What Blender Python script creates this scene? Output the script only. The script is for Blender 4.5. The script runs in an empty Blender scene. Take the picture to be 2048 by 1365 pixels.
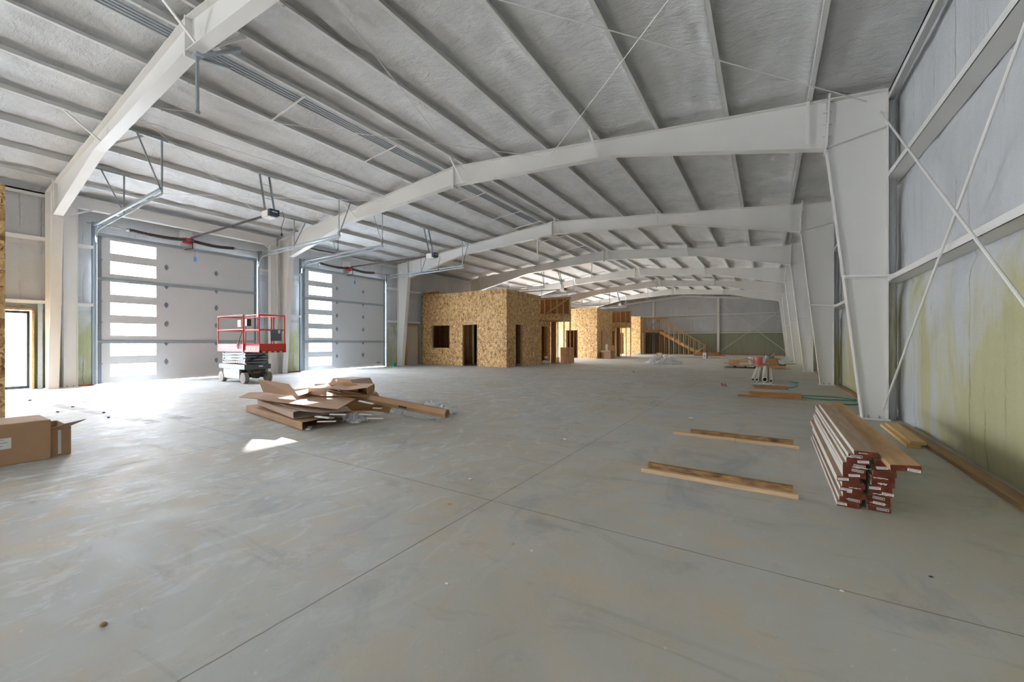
import bpy, math, random
from mathutils import Vector, Matrix, noise
random.seed(7)
C = bpy.context.scene.collection
SC = bpy.context.scene
PI = math.pi

# ---------------------------------------------------------------- camera
cd = bpy.data.cameras.new('camera'); cam = bpy.data.objects.new('camera', cd); C.objects.link(cam)
cam.location = (0, 0, 1.254); cam.rotation_euler = (PI/2, 0, 0.562)
cd.sensor_width = 36; cd.lens = 808.5/2048*36; cd.shift_y = 1.64/2048; cd.clip_start = .05; cd.clip_end = 500
SC.camera = cam
SC.view_settings.view_transform = 'Standard'; SC.view_settings.look = 'None'
SC.view_settings.gamma = 1; SC.view_settings.use_curve_mapping = False
SC.view_settings.exposure = 1.68
try:
    SC.cycles.max_bounces = 10; SC.cycles.diffuse_bounces = 7; SC.cycles.transparent_max_bounces = 12
    SC.cycles.sample_clamp_indirect = 6
except Exception: pass

# ---------------------------------------------------------------- world and sun
w = bpy.data.worlds.new('sky'); SC.world = w; w.use_nodes = True
nt = w.node_tree; nt.nodes.clear()
wo = nt.nodes.new('ShaderNodeOutputWorld'); bg = nt.nodes.new('ShaderNodeBackground')
tc = nt.nodes.new('ShaderNodeTexCoord'); sp = nt.nodes.new('ShaderNodeSeparateXYZ'); rp = nt.nodes.new('ShaderNodeValToRGB')
nt.links.new(tc.outputs['Generated'], sp.inputs[0]); nt.links.new(sp.outputs['Z'], rp.inputs[0])
nt.links.new(rp.outputs[0], bg.inputs[0]); nt.links.new(bg.outputs[0], wo.inputs[0])
rp.color_ramp.elements[0].position = 0; rp.color_ramp.elements[0].color = (.97, .96, .96, 1)
rp.color_ramp.elements[1].position = .7; rp.color_ramp.elements[1].color = (.62, .76, 1, 1)
bg.inputs[1].default_value = 27.0
try: w.cycles.sampling_method = 'MANUAL'; w.cycles.sample_map_resolution = 256
except Exception: pass
sd = bpy.data.lights.new('sun', 'SUN'); so = bpy.data.objects.new('sun', sd); C.objects.link(so)
sd.energy = 8; sd.angle = math.radians(.6); sd.color = (1, .95, .88)
so.rotation_euler = Vector((1, -.67, -.375)).to_track_quat('-Z', 'Y').to_euler(); so.location = (-30, 20, 14)

def area(name, loc, sx, sy, direction, energy, col=(1, 1, 1), portal=False):
    l = bpy.data.lights.new(name, 'AREA'); l.shape = 'RECTANGLE'; l.size = sx; l.size_y = sy
    l.energy = energy; l.color = col
    o = bpy.data.objects.new(name, l); C.objects.link(o); o.location = loc
    o.rotation_euler = Vector(direction).to_track_quat('-Z', 'Z').to_euler()
    if portal: l.cycles.is_portal = True
    return o
# added fill lamps behind the camera; no doorways are built there
area('fill_rear', (-4.2, -9.45, 2.3), 8.0, 4.2, (0, 1, .42), 120, (.95, .97, 1))
area('fill_left_rear', (-16.2, -6.6, 2.2), 4.2, 4.2, (1, .22, .35), 700, (.93, .96, 1))

# added fill lamps for the far hall, in made-up openings behind the offices
area('fill_far_opening', (-16.35, 27.95, 1.1), .85, 2.0, (1, -.05, .22), 280, (1, .97, .92))
area('fill_farthest_opening', (-16.35, 40.15, 1.1), .85, 2.0, (1, .0, .12), 420, (1, .97, .92))
# ---------------------------------------------------------------- materials
def srgb(r, g, b):
    f = lambda c: (c/255/12.92 if c/255 <= .04045 else ((c/255+.055)/1.055)**2.4)
    return (f(r), f(g), f(b), 1)
class N:
    """small node-tree writer"""
    def __init__(s, name):
        s.m = bpy.data.materials.new(name); s.m.use_nodes = True; s.t = s.m.node_tree
        s.b = s.t.nodes['Principled BSDF']; s.co = s.t.nodes.new('ShaderNodeTexCoord').outputs['Object']
    def n(s, ty, **k):
        o = s.t.nodes.new(ty)
        for a, v in k.items(): setattr(o, a, v)
        return o
    def l(s, a, b): s.t.links.new(a, b)
    def map(s, scale=(1, 1, 1), rot=(0, 0, 0), src=None):
        o = s.n('ShaderNodeMapping'); o.inputs['Scale'].default_value = scale; o.inputs['Rotation'].default_value = rot
        s.l(src or s.co, o.inputs[0]); return o.outputs[0]
    def noise(s, scale, detail=4, rough=.5, src=None, dist=0):
        o = s.n('ShaderNodeTexNoise'); o.inputs['Scale'].default_value = scale; o.inputs['Detail'].default_value = detail
        o.inputs['Roughness'].default_value = rough; o.inputs['Distortion'].default_value = dist
        s.l(src or s.co, o.inputs['Vector']); return o.outputs['Fac']
    def ramp(s, fac, stops):
        o = s.n('ShaderNodeValToRGB'); e = o.color_ramp.elements
        while len(e) < len(stops): e.new(.5)
        for i, (p, c) in enumerate(stops):
            e[i].position = p; e[i].color = c if len(c) == 4 else (*c, 1)
        s.l(fac, o.inputs[0]); return o.outputs[0]
    def bw(s, fac, a, b, inv=False):
        return s.ramp(fac, [(a, (1, 1, 1) if inv else (0, 0, 0)), (b, (0, 0, 0) if inv else (1, 1, 1))])
    def mix(s, fac, a, b, mode='MIX'):
        o = s.n('ShaderNodeMix', data_type='RGBA', blend_type=mode)
        for i, v in ((0, fac), (6, a), (7, b)):
            if hasattr(v, 'links') or hasattr(v, 'is_linked'): s.l(v, o.inputs[i])
            else: o.inputs[i].default_value = v
        return o.outputs[2]
    def math(s, op, a, b=0, c=0):
        o = s.n('ShaderNodeMath', operation=op)
        for i, v in ((0, a), (1, b), (2, c)):
            if hasattr(v, 'is_linked'): s.l(v, o.inputs[i])
            else: o.inputs[i].default_value = v
        return o.outputs[0]
    def sep(s, src=None):
        o = s.n('ShaderNodeSeparateXYZ'); s.l(src or s.co, o.inputs[0]); return o.outputs
    def col(s, v):
        if hasattr(v, 'is_linked'): s.l(v, s.b.inputs['Base Color'])
        else: s.b.inputs['Base Color'].default_value = v
    def rough(s, v):
        if hasattr(v, 'is_linked'): s.l(v, s.b.inputs['Roughness'])
        else: s.b.inputs['Roughness'].default_value = v
    def bump(s, h, strength=.3, dist=.02, prev=None):
        o = s.n('ShaderNodeBump'); o.inputs['Strength'].default_value = strength; o.inputs['Distance'].default_value = dist
        s.l(h, o.inputs['Height'])
        if prev is not None: s.l(prev, o.inputs['Normal'])
        s.l(o.outputs[0], s.b.inputs['Normal']); return o.outputs[0]

def plain(name, c, rough=.5, metal=0, var=.06, scale=8):
    m = N(name); f = m.noise(scale, 3)
    a = tuple(min(1, v*(1-var)) for v in c[:3])+(1,); b = tuple(min(1, v*(1+var)) for v in c[:3])+(1,)
    m.col(m.mix(f, a, b)); m.rough(rough); m.b.inputs['Metallic'].default_value = metal
    return m.m

MAT = {}
MAT['steel'] = plain('painted_white_steel', (.76, .755, .735), .45, 0, .03, 3)
MAT['purlin'] = plain('painted_purlin_steel', (.70, .70, .69), .5, 0, .06, 2)
MAT['galv'] = plain('galvanised_steel', (.32, .36, .39), .6, .1, .12, 20)
MAT['galv_dark'] = plain('dull_galvanised_steel', (.22, .26, .30), .45, .5, .12, 20)
MAT['black'] = plain('black_rubber', (.025, .023, .022), .6)
MAT['spring'] = plain('oiled_spring_steel', (.05, .038, .034), .45, .4)
MAT['bronze'] = plain('dark_brown_rail', (.07, .05, .045), .45, .3)
MAT['red'] = plain('red_enamel', (.50, .035, .022), .5, 0, .10, 14)
MAT['red_dark'] = plain('red_paint_bracket', (.5, .02, .03), .4)
MAT['door_skin'] = plain('white_door_skin', (.56, .575, .59), .5, 0, .015, 2)
MAT['white'] = plain('white_plastic', (.78, .78, .77), .45)
MAT['navy'] = plain('dark_blue_plastic', (.03, .045, .08), .3)
MAT['blue'] = plain('blue_tag', (.1, .3, .75), .5)
MAT['green'] = plain('green_plastic', (.0, .42, .25), .45)
MAT['hose'] = plain('green_hose', (.02, .22, .15), .5)
MAT['lift_grey'] = plain('lift_grey_paint', (.10, .115, .13), .45, .2, .15, 15)
MAT['lift_bright'] = plain('lift_bright_cover', (.22, .25, .28), .45, .3, .1, 10)
MAT['rust'] = plain('rusty_steel', (.20, .09, .04), .7, .1, .5, 25)
MAT['dark'] = plain('dark_grease', (.03, .022, .02), .6)
MAT['tyre'] = plain('dusty_grey_tyre', (.22, .20, .18), .8, 0, .12, 20)
MAT['rim'] = plain('cream_wheel_rim', (.62, .56, .42), .5)
MAT['yellow'] = plain('yellow_tape', (.75, .6, .12), .5)
MAT['pink'] = plain('pink_plastic', (.75, .13, .16), .4)
MAT['grey_plastic'] = plain('grey_blue_plastic', (.25, .30, .33), .45)
MAT['copper'] = plain('reddish_scrap', (.45, .13, .06), .5)
MAT['pvc'] = plain('cream_pvc', (.72, .70, .60), .35)
MAT['beige_door'] = plain('beige_door_paint', (.50, .47, .42), .5, 0, .02)
MAT['car'] = plain('white_car_paint', (.7, .7, .72), .2)
MAT['glass_dark'] = plain('dark_car_glass', (.05, .06, .07), .1)
MAT['foil'] = plain('black_film', (.03, .035, .045), .3)
MAT['trimblue'] = plain('blue_grey_trim', (.012, .018, .026), .5)

# glass that light can pass
g = N('clear_pane'); g.t.nodes.remove(g.b)
out = g.t.nodes['Material Output']; tr = g.n('ShaderNodeBsdfTransparent'); gl = g.n('ShaderNodeBsdfGlossy'); mx = g.n('ShaderNodeMixShader')
gl.inputs['Roughness'].default_value = .02; tr.inputs[0].default_value = (.93, .95, .95, 1); mx.inputs[0].default_value = .06
g.l(tr.outputs[0], mx.inputs[1]); g.l(gl.outputs[0], mx.inputs[2]); g.l(mx.outputs[0], out.inputs[0]); MAT['glass'] = g.m
# thin plastic sheeting
g = N('plastic_sheeting'); out = g.t.nodes['Material Output']; tr = g.n('ShaderNodeBsdfTransparent'); mx = g.n('ShaderNodeMixShader')
g.col((.72, .75, .76, 1)); g.rough(.25); mx.inputs[0].default_value = .62
g.l(tr.outputs[0], mx.inputs[1]); g.l(g.b.outputs[0], mx.inputs[2]); g.l(mx.outputs[0], out.inputs[0]); MAT['film'] = g.m

# concrete slab
m = N('concrete_slab'); s = m.sep()
n1 = m.noise(.55, 6, .6, dist=.6); n2 = m.noise(3.2, 8, .65); n3 = m.noise(60, 4, .6)
c = m.ramp(n1, [(.25, (.36, .325, .255)), (.42, (.43, .41, .355)), (.55, (.455, .455, .42)), (.65, (.40, .41, .41)), (.78, (.36, .375, .385))])
c = m.mix(m.math('MULTIPLY', m.bw(n2, .48, .68), .45), c, (.52, .41, .27, 1))
tan = m.noise(.8, 7, .7, dist=1.0, src=m.map((1, 1.3, 1), (0, 0, .9)))
c = m.mix(m.math('MULTIPLY', m.bw(tan, .54, .64), .40), c, (.56, .42, .28, 1))
gry = m.noise(.9, 8, .72, dist=.9, src=m.map((1.4, 1, 1), (0, 0, 2.1)))
c = m.mix(m.math('MULTIPLY', m.bw(gry, .54, .66), .5), c, (.25, .27, .29, 1))
c = m.mix(m.math('MULTIPLY', m.bw(n3, .40, .62), .12), c, (.5, .49, .46, 1))
# dusty boot scuffs and drag marks, thick towards the left side
st = m.noise(3.4, 11, .75, src=m.map((1.7, .75, 1), (0, 0, .55)), dist=1.0)
rx = m.n('ShaderNodeMapRange'); m.l(s['X'], rx.inputs[0]); rx.inputs[1].default_value = -1.0; rx.inputs[2].default_value = -5.0
fac = m.math('MULTIPLY', m.bw(st, .535, .60), m.math('MULTIPLY_ADD', rx.outputs[0], .55, .05))
c = m.mix(fac, c, (.66, .69, .72, 1))
st2 = m.noise(1.1, 8, .7, src=m.map((1, 3.5, 1), (0, 0, .35)), dist=.8)
c = m.mix(m.math('MULTIPLY', m.bw(st2, .56, .70), .38), c, (.22, .17, .11, 1))
spk = m.noise(24, 3, .5); c = m.mix(m.math('MULTIPLY', m.bw(spk, .70, .74), .5), c, (.62, .62, .6, 1))
# muddy tyre track running in from the near man door
tt = m.math('ABSOLUTE', m.math('ADD', m.math('ADD', s['Y'], -2.25), m.math('MULTIPLY', m.math('ADD', s['X'], 11.0), -.10)))
t1 = m.math('MULTIPLY', m.math('GREATER_THAN', tt, .10), m.math('LESS_THAN', tt, .30))
tx = m.math('MULTIPLY', m.math('GREATER_THAN', s['X'], -12.6), m.math('LESS_THAN', s['X'], -8.0))
c = m.mix(m.math('MULTIPLY', m.math('MULTIPLY', t1, tx), m.math('MULTIPLY', m.bw(n2, .40, .56), .75)), c, (.16, .13, .105, 1))
# saw-cut control joints
wob = m.math('MULTIPLY', m.math('SUBTRACT', m.noise(9, 3), .5), .010)
def jl(coord, off, per, hw):
    a = m.math('ADD', m.math('ADD', coord, -off), wob)
    a = m.math('WRAP', a, per/2, -per/2)
    return m.math('LESS_THAN', m.math('ABSOLUTE', a), hw)
j = m.math('MAXIMUM', jl(s['X'], -1.838, 3.72, .0045), jl(s['Y'], 2.615, 6.1, .0045))
c = m.mix(m.math('MULTIPLY', j, m.math('MULTIPLY_ADD', n2, .6, .35)), c, (.10, .06, .04, 1))
m.col(c)
m.rough(m.ramp(n2, [(.3, (.54, .54, .54)), (.7, (.74, .74, .74))]))
h = m.math('ADD', m.math('MULTIPLY', n2, .4), m.math('MULTIPLY', st, 1.0)); m.bump(h, .25, .01)
MAT['concrete'] = m.m

# sprayed foam of the roof
m = N('sprayed_roof_foam'); n1 = m.noise(1.1, 5, .6); n2 = m.noise(38, 5, .6); n3 = m.noise(5, 6, .6, src=m.map((1, .35, 1)))
c = m.ramp(n1, [(.3, (.60, .605, .61)), (.7, (.73, .74, .75))])
c = m.mix(m.math('MULTIPLY', m.bw(n3, .55, .75), .35), c, (.42, .44, .47, 1))
m.col(c); m.rough(.9); n4 = m.noise(5, 5, .55, src=m.map((.9, 1.8, 1)), dist=.5)
m.bump(m.math('ADD', m.math('MULTIPLY', n4, 1.6), m.math('MULTIPLY', n2, .5)), .6, .045); MAT['foam'] = m.m

# sprayed foam of the walls: white paint above the lower girt, yellow-green foam showing below it
def wall_foam(name, yellow, cover, nearw=.2, crack=.3):
    m = N(name); s = m.sep()
    a = m.noise(.9, 5, .65, src=m.map((1, 1, .45)), dist=.5); b = m.noise(45, 4, .6)
    rib = m.noise(4.2, 4, .65, src=m.map((1, 1, .08)))
    z = m.n('ShaderNodeMapRange'); m.l(s['Z'], z.inputs[0]); z.inputs[1].default_value = 2.3; z.inputs[2].default_value = .9
    low = m.math('LESS_THAN', s['Z'], 2.24)
    # more white overspray close to each frame
    fr = m.math('ABSOLUTE', m.math('WRAP', m.math('ADD', s['Y'], -2.6), 3.05, -3.05))
    near = m.math('MULTIPLY', m.bw(m.math('MULTIPLY', fr, .33), .15, .75, inv=True), nearw)
    f = m.math('ADD', m.math('MULTIPLY', z.outputs[0], .55), m.math('MULTIPLY', m.math('SUBTRACT', a, cover), 2.4))
    f = m.math('SUBTRACT', f, near)
    f = m.math('MULTIPLY', m.bw(f, .0, .45), low)
    white = m.ramp(a, [(.3, (.50, .52, .54)), (.7, (.60, .61, .62))])
    yel = m.ramp(rib, [(.3, tuple(v*.85 for v in yellow)), (.7, yellow)])
    c = m.mix(f, white, yel)
    # irregular vertical lap lines between spray passes
    wx = m.math('MULTIPLY', m.math('SUBTRACT', m.noise(6, 5, .7), .5), .10)
    ln = m.math('ABSOLUTE', m.math('WRAP', m.math('ADD', m.math('ADD', s['Y'], s['X']), wx), .19, -.19))
    br = m.noise(1.7, 4, .6, src=m.map((1.5, 1.5, .6)))
    ln = m.math('MULTIPLY', m.bw(ln, .004, .014, inv=True), m.bw(br, .50, .60))
    c = m.mix(m.math('MULTIPLY', ln, m.math('MULTIPLY_ADD', low, crack, .12)), c, (.18, .19, .15, 1))
    m.col(c); m.rough(.85)
    m.bump(m.math('ADD', m.math('ADD', m.math('MULTIPLY', rib, .9), m.math('MULTIPLY', b, .4)), m.math('MULTIPLY', ln, -.6)), .7, .035)
    return m.m
MAT['wall_foam_right'] = wall_foam('sprayed_wall_foam_right', (.47, .46, .27), .46, .26)
MAT['wall_foam_left'] = wall_foam('sprayed_wall_foam_left', (.40, .41, .24), .47, .10)
MAT['wall_foam_back'] = wall_foam('sprayed_wall_foam_back', (.33, .345, .245), .25, .0)

# oriented strand board
m = N('oriented_strand_board'); s = m.sep()
wv = m.n('ShaderNodeTexNoise'); wv.inputs['Scale'].default_value = 9; m.l(m.co, wv.inputs['Vector'])
warp = m.n('ShaderNodeVectorMath', operation='MULTIPLY_ADD'); m.l(wv.outputs['Color'], warp.inputs[0]); warp.inputs[1].default_value = (.16, .16, .16); m.l(m.co, warp.inputs[2])
v = m.n('ShaderNodeTexVoronoi'); v.inputs['Scale'].default_value = 19; m.l(m.map((1.35, 1.35, .48), src=warp.outputs[0]), v.inputs['Vector'])
hs = m.sep(v.outputs['Color'])
c = m.ramp(hs['X'], [(0, (.17, .075, .02)), (.16, (.33, .17, .055)), (.3, (.56, .34, .14)), (.65, (.67, .43, .19)), (1, (.82, .60, .31))])
c = m.mix(m.math('MULTIPLY', m.bw(v.outputs['Distance'], .35, .8), .4), c, (.34, .19, .07, 1))
nl = m.noise(1.4, 3)
def line(coord, off, per, hw, lo, hi):
    a = m.math('WRAP', m.math('ADD', coord, -off), per/2, -per/2)
    return m.math('MULTIPLY', m.math('LESS_THAN', m.math('ABSOLUTE', a), hw), m.bw(nl, lo, hi))
seam = m.math('MAXIMUM', m.math('MAXIMUM', line(s['Z'], 0, 1.22, .006, .2, .3), line(s['Z'], .2, .406, .005, .5, .56)),
              m.math('MAXIMUM', line(s['X'], -12.05, 1.22, .005, .44, .5), line(s['Y'], 18.95, 1.22, .006, .44, .5)))
c = m.mix(m.math('MULTIPLY', seam, .75), c, (.12, .09, .085, 1))
m.col(c); m.rough(.7); m.bump(hs['Y'], .15, .004); MAT['osb'] = m.m

def wood(name, c0, c1, scale=3, stretch=(1, 1, 1)):
    m = N(name); gdt = m.noise(scale, 6, .6, src=m.map(stretch), dist=.4)
    m.col(m.ramp(gdt, [(.3, c0), (.7, c1)])); m.rough(.7); m.bump(gdt, .15, .004); return m.m
MAT['pine'] = wood('pine_stud', (.42, .25, .11), (.60, .40, .21), 6, (6, 6, 1))
MAT['pine_x'] = wood('pine_board_along_x', (.50, .33, .19), (.66, .48, .31), 3, (1, 14, 14))
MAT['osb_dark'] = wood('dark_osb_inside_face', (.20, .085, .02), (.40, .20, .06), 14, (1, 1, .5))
MAT['stud_pale'] = wood('pale_pine_stud', (.56, .38, .22), (.72, .53, .34), 6, (6, 6, 1))
MAT['stair_wood'] = wood('orange_stair_timber', (.45, .24, .08), (.62, .38, .16), 5, (4, 4, 4))
MAT['bark'] = wood('dark_barky_edge', (.07, .035, .02), (.42, .24, .09), 2.6, (2.5, 9, 9))
MAT['brown_x'] = wood('brown_board', (.24, .10, .035), (.46, .23, .09), 3, (1, 12, 12))
MAT['top_y'] = wood('laminated_board_face', (.30, .20, .125), (.43, .31, .21), 2.5, (9, 1, 9))
MAT['orange_y'] = wood('orange_board_face', (.40, .23, .10), (.55, .34, .17), 2.2, (9, 1, 9))
MAT['yellow_y'] = wood('fresh_yellow_board', (.56, .37, .14), (.66, .46, .20), 2.2, (12, 1, 12))
MAT['sill'] = wood('treated_sill_plate', (.26, .15, .07), (.40, .25, .13), 2.2, (12, 1, 12))
m = N('pale_sealed_board_edge'); gdt = m.noise(2.5, 6, .6, src=m.map((2, 1, 20)))
m.col(m.ramp(gdt, [(.32, (.30, .17, .12)), (.38, (.57, .54, .49)), (.7, (.66, .63, .58))])); m.rough(.7); MAT['pale_edge'] = m.m
m = N('dark_red_end_seal'); gdt = m.noise(22, 5, .6)
m.col(m.ramp(gdt, [(.3, (.08, .012, .006)), (.6, (.15, .028, .01)), (.72, (.22, .05, .015))])); m.rough(.4); MAT['end_red'] = m.m

def card(name, c0, c1):
    m = N(name); a = m.noise(1.6, 4, .6); b = m.noise(30, 3, .5, src=m.map((1, 6, 1)))
    m.col(m.mix(m.math('MULTIPLY', b, .25), m.ramp(a, [(.3, c0), (.7, c1)]), (.25, .14, .08, 1))); m.rough(.75); m.bump(b, .08, .003); return m.m
MAT['card'] = card('brown_cardboard', (.40, .235, .13), (.50, .31, .18))
MAT['card_pink'] = card('pale_pinkish_cardboard', (.46, .33, .25), (.55, .41, .32))
MAT['card_in'] = card('raw_cardboard_inside', (.38, .20, .075), (.46, .26, .11))

# ---------------------------------------------------------------- mesh writer
class MB:
    def __init__(s): s.v = []; s.f = []; s.mi = []
    def add(s, vs, fs, mi=0):
        b = len(s.v); s.v += [tuple(p) for p in vs]
        for f in fs: s.f.append(tuple(b+i for i in f)); s.mi.append(mi)
        return s
    def box(s, x0, x1, y0, y1, z0, z1, mi=0, mis=None):
        vs = [(x0, y0, z0), (x1, y0, z0), (x1, y1, z0), (x0, y1, z0), (x0, y0, z1), (x1, y0, z1), (x1, y1, z1), (x0, y1, z1)]
        fs = [(0, 3, 2, 1), (4, 5, 6, 7), (0, 1, 5, 4), (1, 2, 6, 5), (2, 3, 7, 6), (3, 0, 4, 7)]  # bottom top -y +x +y -x
        b = len(s.v); s.v += vs
        for i, f in enumerate(fs): s.f.append(tuple(b+k for k in f)); s.mi.append(mis[i] if mis else mi)
        return s
    def beam(s, p, q, w, h, up=(0, 0, 1), mi=0, mis=None):
        p = Vector(p); q = Vector(q); d = (q-p).normalized(); up = Vector(up)
        if abs(d.dot(up)) > .98: up = Vector((0, 1, 0)) if abs(d.y) < .9 else Vector((1, 0, 0))
        r = d.cross(up).normalized(); u = r.cross(d).normalized()
        vs = []
        for c in (p, q):
            for a, b in ((-1, -1), (1, -1), (1, 1), (-1, 1)): vs.append(c+r*a*w/2+u*b*h/2)
        fs = [(0, 1, 2, 3), (7, 6, 5, 4), (0, 4, 5, 1), (1, 5, 6, 2), (2, 6, 7, 3), (3, 7, 4, 0)]
        b = len(s.v); s.v += [tuple(x) for x in vs]
        for i, f in enumerate(fs): s.f.append(tuple(b+k for k in f)); s.mi.append(mis[i] if mis else mi)
        return s
    def angle(s, p, q, w=.04, t=.006, up=(0, 0, 1)):
        p = Vector(p); q = Vector(q); d = (q-p).normalized(); up = Vector(up)
        if abs(d.dot(up)) > .98: up = Vector((0, 1, 0))
        r = d.cross(up).normalized(); u = r.cross(d).normalized()
        s.beam(p, q, w, t, up); s.beam(p+u*w/2+r*w/2, q+u*w/2+r*w/2, t, w, up); return s
    def prism(s, pts, y0, y1, axis='y', mi=0):
        n = len(pts)
        mk = {'y': lambda a, b, c: (a, c, b), 'x': lambda a, b, c: (c, a, b), 'z': lambda a, b, c: (a, b, c)}[axis]
        vs = [mk(a, b, y0) for a, b in pts]+[mk(a, b, y1) for a, b in pts]
        fs = [tuple(range(n)), tuple(range(2*n-1, n-1, -1))]+[(i, i+n, (i+1) % n+n, (i+1) % n) for i in range(n)]
        return s.add(vs, fs, mi)
    def tube(s, pts, r, n=8, mi=0, cap=True):
        pts = [Vector(p) for p in pts]; b = len(s.v); k = len(pts)
        ref = Vector((0, 0, 1))
        for i, p in enumerate(pts):
            d = (pts[min(i+1, k-1)]-pts[max(i-1, 0)]).normalized()
            if abs(d.dot(ref)) > .95: a = d.cross(Vector((1, 0, 0))).normalized()
            else: a = d.cross(ref).normalized()
            c = d.cross(a)
            rr = r[i] if isinstance(r, (list, tuple)) else r
            for j in range(n):
                t = 2*PI*j/n; s.v.append(tuple(p+a*math.cos(t)*rr+c*math.sin(t)*rr))
        for i in range(k-1):
            for j in range(n):
                s.f.append((b+i*n+j, b+i*n+(j+1) % n, b+(i+1)*n+(j+1) % n, b+(i+1)*n+j)); s.mi.append(mi)
        if cap:
            s.f.append(tuple(b+j for j in range(n))[::-1]); s.mi.append(mi)
            s.f.append(tuple(b+(k-1)*n+j for j in range(n))); s.mi.append(mi)
        return s
    def pipe(s, p, q, r, ri, n=16, mi=0):
        """hollow pipe"""
        p = Vector(p); q = Vector(q); d = (q-p).normalized(); a = d.cross(Vector((0, 0, 1))).normalized(); c = d.cross(a); b = len(s.v)
        for cen in (p, q):
            for rr in (r, ri):
                for j in range(n):
                    t = 2*PI*j/n; s.v.append(tuple(cen+a*math.cos(t)*rr+c*math.sin(t)*rr))
        for j in range(n):
            k = (j+1) % n
            for x, y in ((0, 2*n), (3*n, n), (n, 0), (2*n, 3*n)):
                s.f.append((b+x+j, b+x+k, b+y+k, b+y+j)); s.mi.append(mi)
        return s
    def slab(s, x0, x1, holes, plane, a0, a1, z0, z1, mi=0):
        """wall between x0..x1 thick in axis `plane` ('x' or 'y'), spanning a0..a1 and z0..z1, with rectangular holes (a,b,z,z')"""
        ac = sorted({a0, a1, *[v for h in holes for v in h[:2] if a0 < v < a1]}); zc = sorted({z0, z1, *[v for h in holes for v in h[2:] if z0 < v < z1]})
        solid = lambda i, j: 0 <= i < len(ac)-1 and 0 <= j < len(zc)-1 and not any(h[0] < (ac[i]+ac[i+1])/2 < h[1] and h[2] < (zc[j]+zc[j+1])/2 < h[3] for h in holes)
        P = (lambda t, a, z: (t, a, z)) if plane == 'x' else (lambda t, a, z: (a, t, z))
        for i in range(len(ac)-1):
            for j in range(len(zc)-1):
                if not solid(i, j): continue
                a, b, c, d = ac[i], ac[i+1], zc[j], zc[j+1]
                s.add([P(x0, a, c), P(x0, b, c), P(x0, b, d), P(x0, a, d)], [(0, 1, 2, 3)], mi)
                s.add([P(x1, a, c), P(x1, b, c), P(x1, b, d), P(x1, a, d)], [(3, 2, 1, 0)], mi)
                for (di, dj, q) in ((-1, 0, ((a, c), (a, d))), (1, 0, ((b, c), (b, d))), (0, -1, ((a, c), (b, c))), (0, 1, ((a, d), (b, d)))):
                    if not solid(i+di, j+dj):
                        (p1, q1), (p2, q2) = q
                        s.add([P(x0, p1, q1), P(x0, p2, q2), P(x1, p2, q2), P(x1, p1, q1)], [(0, 1, 2, 3)], mi)
        return s
    def obj(s, name, mats, parent=None, bevel=0, smooth=False, loc=None):
        me = bpy.data.meshes.new(name); me.from_pydata(s.v, [], s.f); me.update()
        mats = mats if isinstance(mats, (list, tuple)) else [mats]
        for m_ in mats: me.materials.append(MAT[m_])
        if len(mats) > 1:
            for p, i in zip(me.polygons, s.mi): p.material_index = min(i, len(mats)-1)
        if smooth:
            for p in me.polygons: p.use_smooth = True
        o = bpy.data.objects.new(name, me); C.objects.link(o)
        if bevel:
            bv = o.modifiers.new('bevel', 'BEVEL'); bv.width = bevel; bv.segments = 2; bv.limit_method = 'ANGLE'
        if parent is not None:
            o.parent = parent; o.matrix_parent_inverse = Matrix.Translation(parent.location).inverted() if parent.get('_abs', 1) else Matrix()
        return o

def tag(o, label=None, cat=None, group=None, kind=None):
    if label: o['label'] = label
    if cat: o['category'] = cat
    if group: o['group'] = group
    if kind: o['kind'] = kind
    return o
def empty(name, loc, label=None, cat=None, group=None, kind=None):
    o = bpy.data.objects.new(name, None); C.objects.link(o); o.location = loc; o.empty_display_size = .1
    return tag(o, label, cat, group, kind)
def text(name, s, size, loc, rot, mat, parent, extrude=.002):
    cu = bpy.data.curves.new(name, 'FONT'); cu.body = s; cu.size = size; cu.extrude = extrude; cu.align_x = 'CENTER'; cu.align_y = 'CENTER'
    t = bpy.data.objects.new(name, cu); C.objects.link(t)
    bpy.context.view_layer.update()
    me = bpy.data.meshes.new_from_object(t.evaluated_get(bpy.context.evaluated_depsgraph_get()))
    bpy.data.objects.remove(t); bpy.data.curves.remove(cu)
    o = bpy.data.objects.new(name, me); me.materials.clear(); me.materials.append(MAT[mat]); C.objects.link(o)
    o.rotation_euler = rot; o.location = loc
    if parent: o.parent = parent; o.matrix_parent_inverse = Matrix.Translation(parent.location).inverted()
    return o
ORD = ['first', 'second', 'third', 'fourth', 'fifth', 'sixth', 'seventh', 'eighth', 'ninth', 'tenth', 'eleventh', 'twelfth', 'thirteenth']

# ---------------------------------------------------------------- building numbers
XR, XL = 1.63, -16.35          # outer faces of the columns
XM = (XR+XL)/2
FR = [2.60+6.10*k for k in range(7)]   # frame lines
YB, YF = 45.29, -9.6
zr = lambda x: 6.12-abs(x+7.36)*.0923   # top of rafters
WR, WL = 1.81, -16.53          # foam faces
PURL = [-7.03, -5.78, -4.49, -3.18, -1.93, -.66, .60]
PUR = [-7.69, -8.97, -10.24, -11.50, -12.78, -14.05, -15.35]

# ---------------------------------------------------------------- room shell
o = MB().box(-90, WR+.2, -12, YB+.3, -.25, 0).obj('floor', 'concrete'); tag(o, 'grey concrete slab with saw-cut joints and dusty scuffs', 'floor', kind='structure')
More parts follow.
